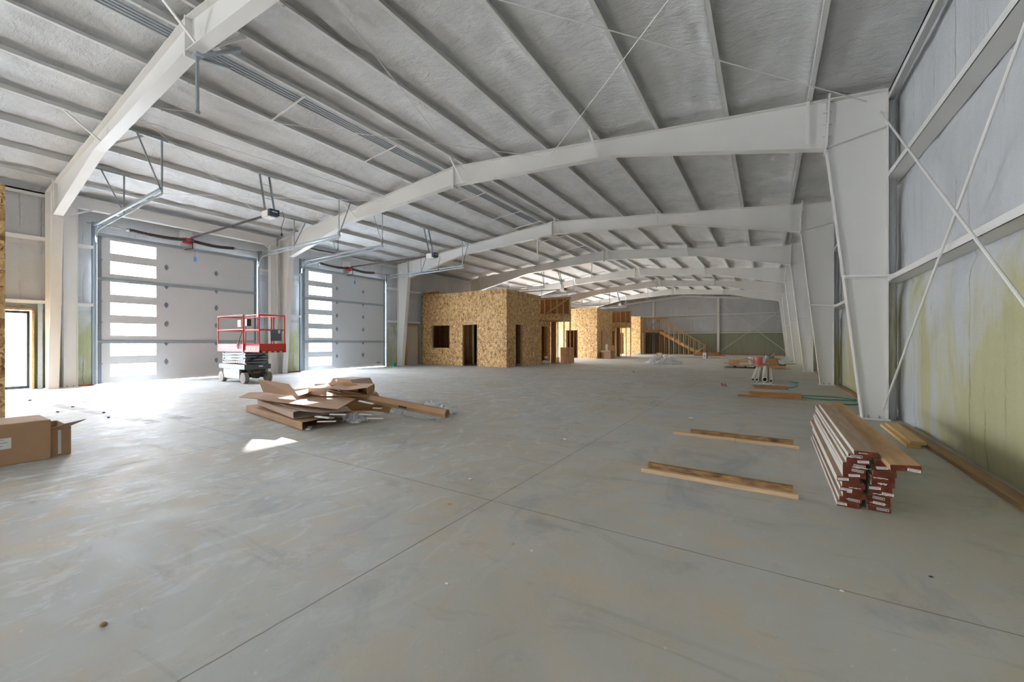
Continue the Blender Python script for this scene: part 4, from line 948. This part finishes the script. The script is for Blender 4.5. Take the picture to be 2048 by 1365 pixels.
def crumple(name, cx, cy, z0, sx, sy, hgt, lbl, seed, mat='film', n=26, kind=None, ang=0):
    b = MB(); ca, sa = math.cos(ang), math.sin(ang)
    for i in range(n+1):
        for j in range(n+1):
            u = i/n*2-1; v = j/n*2-1
            e = max(0, 1-(u*u+v*v)*.85)
            rn = abs(noise.noise(Vector((u*4.3, v*4.3, seed))))*1.1+abs(noise.noise(Vector((u*11, v*11, seed+5))))*.9
            px = u*sx+noise.noise(Vector((u*4, v*4, seed+2)))*sx*.25; py = v*sy+noise.noise(Vector((u*4, v*4, seed+9)))*sy*.25
            b.v.append((cx+px*ca-py*sa, cy+px*sa+py*ca, z0+hgt*(e**.6)*(rn*.9+.12)+.004))
    for i in range(n):
        for j in range(n): b.f.append((i*(n+1)+j, (i+1)*(n+1)+j, (i+1)*(n+1)+j+1, i*(n+1)+j+1)); b.mi.append(0)
    o = b.obj(name, mat); return tag(o, lbl, 'plastic film')
crumple('plastic_film', -5.45, 4.05, .01, .20, .16, .15, 'crumpled clear film wad in the mouth of the pile', 3)
crumple('plastic_film', -5.1, 5.0, 0, .62, .22, .16, 'crumpled clear film spread beneath the long tube', 11)
crumple('plastic_film', -5.02, 5.35, 0, .45, .14, .22, 'clear film wad behind the tube, with a raised corner', 23)
crumple('plastic_sheeting', -5.0, 24.2, 0, .95, .42, .50, 'heap of translucent plastic sheeting on the open floor', 17, ang=.2)
crumple('plastic_sheeting', -.02, 14.0, 0, .34, .22, .05, 'flat scrap of clear film in front of the cream pipes', 31)

# big carton at the left border
t = empty('shipping_carton', (-6.8, .6, 0), 'large brown shipping carton with a white label at the left border', 'box')
MB().box(-7.05, -6.50, .10, 1.035, .0, .42).obj('body', 'card', t, bevel=.008)
lb = MB().box(-6.4995, -6.498, .50, .765, .17, .28).obj('shipping_label', 'white', t)
b = MB()
for i in range(6): b.box(-6.4975, -6.497, .52, .52+(.20, .12, .22, .16, .19, .10)[i], .262-.015*i, .267-.015*i)
b.obj('print', 'galv_dark', t)
t = empty('open_carton', (-7.0, 1.1, 0), 'open cardboard box with a tilted flap behind the large shipping carton', 'box')
MB().slab(1.04, 1.048, [], 'y', -7.2, -6.58, 0, .31).slab(1.192, 1.20, [], 'y', -7.2, -6.62, 0, .31).slab(-6.60, -6.592, [], 'x', 1.04, 1.20, 0, .31).slab(-7.2, -7.192, [], 'x', 1.04, 1.20, 0, .31).obj('body', 'card', t)
sheet('flap', [(-6.59, 1.05, .312), (-6.59, 1.19, .315), (-6.36, 1.27, .40), (-6.38, 1.10, .37)], Q, ['card_pink'], '', parent=t)
MB().box(-6.592, -6.590, 1.10, 1.125, .02, .28).obj('packing_tape', 'white', t)

# ---------------------------------------------------------------- lumber
def board(name, p, q, w_, th, mats, lbl, cat, grp, yawskew=0, sticker=None, tilt=0):
    """board from p (near end, bottom centre) to q (far end); faces: end, side, top"""
    p = Vector(p); q = Vector(q)
    up = Vector((math.sin(tilt), 0, math.cos(tilt)))
    # beam faces: 0 near end, 1 far end, 2 bottom, 3 right, 4 top, 5 left
    o = MB().beam(p+Vector((0, 0, th/2)), q+Vector((0, 0, th/2)), w_, th, up=up, mis=[0, 0, 1, 2, 1, 2]).obj(name, mats)
    tag(o, lbl, cat, grp)
    return o
def sticker(o, cx, cy, cz, yaw, kind_, roll=0):
    """paper tag on a board end facing -Y"""
    def place(ob):
        ob.location = (cx, cy-.0015, cz); ob.rotation_euler = (0, roll, yaw); ob.parent = o; return ob
    if kind_ == 'white':
        place(MB().box(-.033, .033, -.001, 0, -.010, .010).obj('paper_tag', 'white'))
        place(MB().box(-.031, .031, -.002, -.001, .005, .008).obj('red_stripe', 'red'))
        b = MB()
        for i in range(7): b.box(-.026+i*.0075, -.022+i*.0075, -.002, -.001, -.006, .001)
        place(b.obj('print', 'galv_dark'))
    else:
        place(MB().box(-.034, .034, -.001, 0, -.009, .009).obj('paper_tag', 'white'))
        place(MB().box(-.031, .031, -.002, -.001, -.006, .006).obj('black_band', 'black'))
        b = MB()
        for i in range(9): b.box(-.026+i*.0058, -.0225+i*.0058, -.003, -.002, -.0025, .0025)
        place(b.obj('print', 'white'))
random.seed(3)
TH = .0378
stick_left = {0: ('white', -.04), 1: ('black', .02), 3: ('white', -.03), 5: ('white', -.03), 6: ('white', .0), 7: ('black', .02), 8: ('black', .03), 9: ('white', .03), 10: ('black', -.02)}
stick_right = {0: ('black', .02), 1: ('white', .0), 2: ('black', .0), 3: ('white', .04), 4: ('white', -.03), 8: ('white', -.01)}
xoff = [.0, .015, .035, .02, .03, .0, .035, .035, .035, .055, .065, .075]
for i in range(12):
    xc = .455+.068+xoff[i]; yn = 3.955+random.uniform(-.012, .012)-.002*i
    if i == 11: xc = .615; yn = 3.88
    z = i*TH+.001
    o = board('lumber_board', (xc, yn, z), (xc+.03+random.uniform(-.006, .006), 6.55+random.uniform(-.15, .15), z), .134, TH-.003, ['end_red', 'top_y', 'pale_edge'],
          f'red-ended pale-edged board, {ORD[i] if i < 12 else ""} from the floor in the left column of the stack', 'board', 'boards stacked in the left column')
    if i in stick_left: sticker(o, xc+stick_left[i][1], yn, z+TH/2, -.0, stick_left[i][0], roll=random.uniform(-.12, .12))
for i in range(10):
    xc = .703+(.0, .0, .0, .01, .005, .02, .02, .03, .03, .045)[i]; yn = 3.97+random.uniform(-.012, .012)
    z = i*TH+.001
    o = board('lumber_board', (xc, yn, z), (xc+.04+random.uniform(-.004, .004), 6.6+random.uniform(-.15, .15), z), .130, TH-.003, ['end_red', 'top_y', 'pale_edge'],
          f'red-ended pale-edged board, {ORD[i]} from the floor in the right column of the stack', 'board', 'boards stacked in the right column')
    if i in stick_right: sticker(o, xc+stick_right[i][1], yn, z+TH/2, 0, stick_right[i][0], roll=random.uniform(-.12, .12))
for i, (sx, sz, w1, h1) in enumerate(((.60, .435, .05, .006), (.545, .39, .10, .007), (.60, .31, .11, .006), (.56, .155, .07, .005), (.53, .115, .03, .014), (.55, .06, .08, .005), (.72, .325, .07, .008), (.71, .25, .08, .006), (.72, .21, .05, .012), (.68, .17, .03, .014), (.71, .125, .08, .006), (.70, .055, .09, .006))):
    pts = [(sx-w1/2+w1*j/8, sz+h1/2*(1+.6*math.sin(j*2.3+i))) for j in range(9)]+[(sx-w1/2+w1*j/8, sz-h1/2*(1+.7*math.sin(j*1.7+i*2))) for j in range(8, -1, -1)]
    near = min((q for q in C.objects if q.name.startswith('lumber_board') and abs(q.data.vertices[0].co.x-sx) < .2), key=lambda q: abs(q.data.vertices[0].co.z+.017-sz)+.3*abs(sum(v.co.x for v in list(q.data.vertices)[:4])/4-sx))
    yn = min(v.co.y for v in near.data.vertices)
    MB().prism(pts, yn-.0012, yn-.0002).obj('sealer_smear', 'pale_edge', near)
p = Vector((.79, 3.70, .405)); q = Vector((.775, 6.95, .412))
o = MB().beam(p, q, .155, .04, up=(-.10, 0, 1), mis=[0, 0, 1, 1, 1, 1]).obj('lumber_board', ['end_red', 'orange_y']); tag(o, 'orange-brown board lying askew on top of the stack, overhanging its end', 'board')
sticker(o, .83, 3.699, .398, 0, 'white', roll=.10)
# boards on the floor, in pairs
def fl(name, x0, x1, y0, y1, z0, z1, mat, lbl, grp='loose boards on the floor', skew=0):
    o = MB().beam((x0, (y0+y1)/2, (z0+z1)/2), (x1, (y0+y1)/2+skew, (z0+z1)/2), y1-y0, z1-z0).obj(name, mat, bevel=.002); return tag(o, lbl, 'board', grp)
fl('plank', -1.02, .215, 3.955, 4.045, .001, .039, 'pine_x', 'pale floor board nearest the camera, underneath a barky one', skew=-.04)
fl('plank', -.965, .18, 4.0, 4.045, .040, .088, 'bark', 'barky-edged brown board resting on the nearest pale board', skew=-.045)
fl('plank', -1.07, -.33, 5.80, 5.885, .001, .038, 'pine_x', 'pale floor board in the second pair, left half', skew=-.01)
fl('plank', -.325, .325, 5.785, 5.87, .001, .038, 'pine_x', 'pale floor board in the second pair, right half', skew=-.02)
fl('plank', -.86, .27, 5.84, 5.885, .039, .085, 'bark', 'dark barky board resting on the second pale pair', skew=-.02)
fl('plank', -.55, .72, 10.66, 10.78, .001, .04, 'brown_x', 'long brown board underneath the third pair of floor boards')
fl('plank', -.33, .63, 10.66, 10.76, .041, .125, 'brown_x', 'thick brown board on top of the third pair')
fl('plank', -.28, .48, 12.72, 12.85, .001, .04, 'brown_x', 'lower brown board of the farthest pair, before the green hose')
fl('plank', -.31, .44, 12.76, 12.85, .041, .085, 'brown_x', 'upper brown board of the farthest pair, before the green hose')
for (x0, x1, y0, y1, z, lb) in ((1.40, 1.53, 6.55, 8.0, .001, 'lower fresh yellow board by the right wall behind the big column'), (1.44, 1.58, 6.57, 7.9, .040, 'upper fresh yellow board by the right wall behind the big column')):
    o = MB().beam(((x0+x1)/2, y0, z+.019), ((x0+x1)/2+.03, y1, z+.019), x1-x0, .037).obj('yellow_board', 'yellow_y', bevel=.002); tag(o, lb, 'board', 'fresh boards by the right wall')
o = MB().beam((1.685, 8.95, .02), (1.685, 9.7, .95), .09, .04).obj('leaning_stick', 'yellow_y'); tag(o, 'short timber leaning in the gap behind the big right column', 'timber')

# pipes
for i, (x, y0, y1, r, lb) in enumerate(((-.37, 14.95, 21.5, .052, 'leftmost cream pipe of four'), (-.26, 14.95, 21.6, .052, 'second cream pipe of four from the left'), (.02-.07, 14.85, 21.8, .078, 'thickest cream pipe, third of four from the left'), (.09+.02, 14.7, 21.5, .052, 'rightmost cream pipe of four'))):
    o = MB().pipe((x, y0, r), (x+(.0, .0, .0, .03)[i], y1, r), r, r*.72).obj('cream_pipe', 'pvc', smooth=False); tag(o, lb+' lying on the floor', 'pipe', 'cream pipes on the floor')
# hoses
def hose(pts, lbl, r=.012):
    P = [Vector(p) for p in pts]; out_ = []
    for i in range(len(P)-1):
        p0 = P[max(i-1, 0)]; p1 = P[i]; p2 = P[i+1]; p3 = P[min(i+2, len(P)-1)]
        for k in range(6):
            t_ = k/6; out_.append(.5*((2*p1)+(-p0+p2)*t_+(2*p0-5*p1+4*p2-p3)*t_*t_+(-p0+3*p1-3*p2+p3)*t_**3))
    out_.append(P[-1]); o = MB().tube(out_, r, 8).obj('green_strapping', 'hose', smooth=True); return tag(o, lbl, 'strapping', 'green straps on the floor')
hose([(.60, 11.4, .015), (.95, 11.35, .03), (1.3, 11.5, .015), (1.62, 11.2, .02)], 'green strap running right from the brown board towards the wall, upper strand')
hose([(.62, 11.1, .015), (1.0, 10.85, .02), (1.3, 11.0, .015), (1.6, 11.05, .015)], 'green strap running right from the brown board, lower strand')
hose([(1.20, 10.35, .015), (1.36, 10.3, .015), (1.56, 10.45, .015)], 'short green strap by the foot of the big column')
hose([(-.15, 13.25, .015), (.2, 13.15, .015), (.6, 13.35, .015), (.74, 13.7, .05), (.66, 14.1, .03), (.80, 14.5, .06), (.66, 15.0, .03), (.6, 15.5, .015)], 'zigzag green strap behind the farthest floor boards', .01)

# pallet with rubbish
t = empty('wooden_pallet', (.2, 22.9, 0), 'orange wooden pallet carrying buckets and scraps', 'pallet')
for y in (22.35, 22.9, 23.4): MB().box(-.35, .75, y, y+.04, .018, .13).obj('stringer', 'stair_wood', t)
for x in (-.35, .18, .68): MB().box(x, x+.09, 22.33, 23.46, .0, .018).obj('bottom_board', 'stair_wood', t)
for i in range(8): MB().box(-.36, .76, 22.33+i*.145, 22.43+i*.145, .13, .148).obj('deck_board', 'stair_wood', t)
b = MB()
for x in (-.35, .18, .71): b.box(x, x+.04, 22.33, 22.36, .018, .13)
b.obj('block', 'stair_wood', t)
t = empty('wooden_pallet', (-1.0, 22.7, 0), 'second low pallet under the heap of broken boards', 'pallet')
for i in range(7): MB().box(-1.55, -.42, 22.2+i*.15, 22.3+i*.15, .10, .118).obj('deck_board', 'stair_wood', t)
for x in (-1.35, -.9, -.5): MB().box(x, x+.06, 22.25, 23.2, .0, .10).obj('stringer', 'dark', t)
random.seed(12)
for i in range(18):
    x = random.uniform(-1.5, -.65); y = random.uniform(22.25, 22.9); z = .13+.036*(i % 9)+.002*i; a = random.uniform(-.5, .5); L = random.uniform(.2, .42)
    if i < 6: x = -1.33; y = 22.4; z = .13+.05*i; a = .1*(i-2); L = .24
    p = Vector((x-L*math.cos(a), y-L*math.sin(a)*.4, z)); q = Vector((x+L*math.cos(a), y+L*math.sin(a)*.4, z+random.uniform(-.01, .04)))
    o = MB().beam(p, q, .12, .025).obj('broken_board', random.choice(['stair_wood', 'pine_x', 'brown_x', 'card'])); tag(o, 'broken board in the heap on the low pallet left of the buckets', 'board', 'broken boards heaped on the pallet')
def bucket(x, y, z, r, h, mat, lbl, tiltv=(0, 0, 1)):
    d = Vector(tiltv).normalized(); p = Vector((x, y, z))
    b = MB().tube([p, p+d*h], [r*.86, r], 20, cap=False); o = b.obj('bucket', mat); sm = o.modifiers.new('thick', 'SOLIDIFY'); sm.thickness = .006
    MB().tube([p, p+d*.006], r*.85, 20).obj('bottom', mat, o)
    MB().tube([p+d*(h-.03), p+d*(h-.0)], r*1.05, 20, cap=False).obj('rim', mat, o)
    return tag(o, lbl, 'bucket', 'buckets on the pallet')
bucket(-.32, 22.75, .16, .165, .36, 'pink', 'pink bucket on the pallet')
bucket(-.60, 22.95, .16, .15, .34, 'white', 'white bucket behind the pink one')
bucket(.06, 22.95, .26, .18, .34, 'grey_plastic', 'grey tub tipped towards the camera behind the brown scrap', (.25, -.2, 1))
o = MB().beam((.18, 22.9, .55), (.32, 22.88, .72), .03, .02).obj('scraper_handle', 'white'); tag(o, 'white tool handle sticking out of the grey tub', 'tool')
o = MB().add([(.12, 22.5, .16), (.45, 22.5, .16), (.50, 22.75, .16), (.15, 22.8, .16), (.05, 22.45, .44), (.42, 22.45, .50), (.44, 22.7, .5), (.1, 22.75, .45)], [(0, 3, 2, 1), (0, 1, 5, 4), (1, 2, 6, 5), (2, 3, 7, 6), (3, 0, 4, 7)]).obj('battered_carton', 'card_in'); tag(o, 'dark brown battered open carton on the pallet', 'box')
b = MB(); b.box(-.02-.14, .12, 22.4, 22.6, .16, .22).beam((-.2, 22.45, .2), (.1, 22.5, .30), .15, .02).beam((-.1, 22.5, .24), (.2, 22.45, .19), .12, .02)
o = b.obj('cardboard_scrap', 'card'); tag(o, 'crumpled tan cardboard scrap at the front of the pallet', 'cardboard')
t = empty('chop_saw', (.62, 22.7, .15), 'white and black chop saw on the right end of the pallet', 'saw')
MB().box(.48, .76, 22.55, 22.9, .15, .20).obj('base', 'black', t); MB().tube([(.62, 22.66, .30), (.62, 22.71, .30)], .12, 20).obj('blade_guard', 'white', t)
MB().tube([(.62, 22.71, .32), (.62, 22.88, .34)], .055, 12).obj('motor', 'black', t); MB().tube([(.55, 22.7, .40), (.50, 22.62, .46), (.44, 22.6, .44)], .015, 8).obj('handle', 'black', t)
o = MB().box(-1.75, .95, 22.05, 23.6, .001, .004).obj('ground_film', 'foil'); tag(o, 'black film sheet on the floor under the pallets', 'film')
o = MB().beam((.7, 23.0, .2), (1.15, 23.1, .21), .02, .03).obj('wood_slat', 'brown_x'); tag(o, 'thin slat sticking out to the right of the pallet', 'board')

# far floor items
for i, (a, c, y, z) in enumerate(((-5.5, -3.2, 39.5, .001), (-5.0, -3.5, 39.55, .165), (-5.3, -3.0, 39.2, .001))):
    o = MB().box(a, c, y, y+.22, z, z+.16 if i < 2 else z+.09).obj('timber_beam', 'brown_x'); tag(o, ['lower brown beam right of the foot of the stair', 'upper brown beam right of the foot of the stair', 'front flat brown beam right of the foot of the stair'][i], 'beam', 'brown beams by the stair')
t = empty('paint_jug', (-3.97, 33.9, 0), 'white jug with a dark cap and box flap, standing on the far floor', 'jug')
MB().box(-4.12, -3.86, 33.8, 34.0, 0, .42).obj('body', 'white', t, bevel=.02); MB().box(-3.86, -3.80, 33.8, 34.0, 0, .50).obj('side', 'navy', t); MB().tube([(-3.88, 33.9, .45), (-3.88, 33.9, .62)], .04, 10).obj('cap', 'navy', t)
MB().beam((-4.28, 33.85, .38), (-3.95, 33.85, .56), .2, .012).obj('box_flap', 'card', t)
MB().box(-4.02, -3.96, 33.795, 33.80, .12, .25).obj('mark', 'green', t)
t = empty('small_white_box', (-7.4, 34.0, 0), 'small white box with a yellow corner left of the plastic heap', 'box')
MB().box(-7.55, -7.15, 33.9, 34.2, 0, .36).obj('body', 'white', t, bevel=.01); MB().box(-7.552, -7.42, 33.895, 33.9, .18, .34).obj('yellow_corner', 'yellow', t)
o = MB().box(-7.1, -6.2, 33.7, 34.2, .001, .03).obj('ground_film', 'foil'); tag(o, 'dark flat scrap right of the small white box', 'film')
o = MB().box(-6.2, -3.0, 34.6, 35.6, .001, .012).obj('ground_film', 'foil'); tag(o, 'long dark film strip on the far floor', 'film')
o = MB().box(-10.75, -10.45, 40.55, 40.8, 0, .13).obj('green_case', 'green'); tag(o, 'small green case at the foot of the far office', 'case')
o = MB().box(-16.2, -16.05, 14.2, 14.38, 0, .16).obj('green_bottle', 'green', bevel=.02); tag(o, 'small bright green container beside the second roll-up door', 'container')
b = MB().beam((-1.05, 12.84, .01), (-.93, 12.80, .012), .06, .01).beam((-1.05, 12.84, .01), (-1.08, 12.86, .08), .05, .008).beam((-.97, 12.84, .01), (-1.0, 12.86, .07), .05, .008)
o = b.obj('metal_scrap', 'copper'); tag(o, 'small reddish bent scrap on the open floor', 'scrap')
# tiny debris
deb = [(-2.48, .55, .022, 'bark', 'dark wood chip on the floor in the left foreground'), (-2.28, 2.91, .025, 'pvc', 'pale chip just left of the joint crossing'), (-2.08, 2.39, .02, 'pine', 'curled wood shaving near the joint crossing'),
       (-2.19, 4.74, .03, 'pvc', 'pale concrete chip in the middle of the floor'), (-1.33, 2.12, .016, 'pine', 'tan pebble right of the floor joint'), (-1.04, 7.13, .045, 'pvc', 'pale green foam chip beyond the second pair of boards'),
       (-1.4, 1.59, .014, 'pvc', 'small white pebble in the foreground'), (-1.19, 2.11, .012, 'white', 'tiny white chip in the centre foreground'), (.74, 3.01, .012, 'dark', 'tiny black scrap in the right foreground'), (.32, 2.6, .012, 'white', 'tiny white scrap on the cross joint at right'),
       (-10.68, 1.78, .04, 'dark', 'dark clod on the floor by the left strand board wall'), (-11.26, 2.07, .04, 'dark', 'dark clod farther along near the man door'), (-13.26, 1.81, .05, 'dark', 'dark clod in the bright patch by the man door'),
       (-9.9, 2.2, .04, 'dark', 'dark clod in the muddy tyre track'), (-9.2, 2.1, .035, 'dark', 'dark clod at the end of the muddy tyre track'), (-4.65, 16.8, .06, 'dark', 'dark chip on the far open floor')]
for i, (x, y, r, mt, lb) in enumerate(deb):
    r *= .6
    b = MB(); vs = []; n = 8
    for a in range(5):
        th = PI*a/4
        for j in range(n): rr_ = r*math.sin(th)*(1+.35*noise.noise(Vector((a*2.1, j*1.7, i*3.3)))); vs.append((x+rr_*1.5*math.cos(2*PI*j/n), y+rr_*math.sin(2*PI*j/n), .45*r*(1-math.cos(th))))
    b.add(vs, [(a*n+j, a*n+(j+1) % n, (a+1)*n+(j+1) % n, (a+1)*n+j) for a in range(4) for j in range(n)])
    o = b.obj('debris_chip', mt); tag(o, lb, 'debris', 'chips and clods on the floor')

# ---------------------------------------------------------------- outside
b = MB().box(-62, -61.5, -40, 70, 0, 7.0)
for i in range(180): b.box(-61.5, -61.42, -40+i*.6, -39.92+i*.6, 0, 7.0)
t = b.obj('metal_building', 'door_skin'); tag(t, 'pale ribbed metal building across the yard, seen through the door panes', 'building')
for y in (-3, 8, 19, 30, 41): MB().box(-61.4, -61.3, y, y+.5, 0, 7).obj('trim', 'trimblue', t)
for y in (2.5, 13.0, 24.5, 35): MB().box(-61.4, -61.3, y, y+2.2, 1.2, 2.6).obj('window', 'trimblue', t)
def car(x, y, lbl, ang=PI/2):
    t = empty('parked_car', (x, y, 0), lbl, 'car', 'cars outside')
    def T(pts): return [(x+px*math.cos(ang)-py*math.sin(ang), y+px*math.sin(ang)+py*math.cos(ang), pz) for px, py, pz in pts]
    prof = [(-2.2, .35), (-2.25, .75), (-1.9, .95), (-1.3, 1.0), (-.75, 1.42), (.6, 1.45), (1.3, 1.02), (2.1, .85), (2.2, .4)]
    b = MB(); n = len(prof); vs = T([(a, -.85, c) for a, c in prof]+[(a, .85, c) for a, c in prof])
    b.add(vs, [tuple(range(n)), tuple(range(2*n-1, n-1, -1))]+[(i, i+n, (i+1) % n+n, (i+1) % n) for i in range(n)]); b.obj('body', 'car', t, bevel=.06)
    for s_ in (-.86, .86): MB().add(T([(-1.2, s_, 1.02), (-.7, s_, 1.36), (.55, s_, 1.38), (1.12, s_, 1.02)]), [(0, 1, 2, 3)]).obj('side_window', 'glass_dark', t)
    for wx in (-1.35, 1.35):
        for wy in (-.84, .70):
            a, c = T([(wx, wy, .33)])[0], T([(wx, wy+.14, .33)])[0]; MB().tube([a, c], .33, 20).obj('wheel', 'black', t)
    for s_ in (-.6, .6): MB().add(T([(-2.26, s_-.15, .7), (-2.26, s_+.15, .7), (-2.24, s_+.15, .82), (-2.24, s_-.15, .82)]), [(0, 1, 2, 3)]).obj('tail_lamp', 'red_dark', t)
    return t
car(-45, 5.2, 'white car outside the near man door'); car(-38, 23.4, 'white car outside the second roll-up door')

# portals let the sky be sampled through every opening
for i, c in enumerate(DOORS):
    area('window_portal', (PX-.10, c-DH+.815, 2.3), 4.3, 1.1, (1, 0, 0), 1, portal=True)
    C.objects[-1].rotation_euler = Matrix(((0, 0, -1), (0, 1, 0), (1, 0, 0))).to_euler()
for yy in (27.95, 40.15):
    area('added_opening_portal', (-16.66, yy, 1.05), 2.1, .9, (1, 0, 0), 1, portal=True)  # sky sampling for the two added, unseen openings
    C.objects[-1].rotation_euler = Matrix(((0, 0, -1), (0, 1, 0), (1, 0, 0))).to_euler()
area('man_door_portal', (-16.62, 1.84, 1.05), 2.1, .95, (1, 0, 0), 1, portal=True)
C.objects[-1].rotation_euler = Matrix(((0, 0, -1), (0, 1, 0), (1, 0, 0))).to_euler()
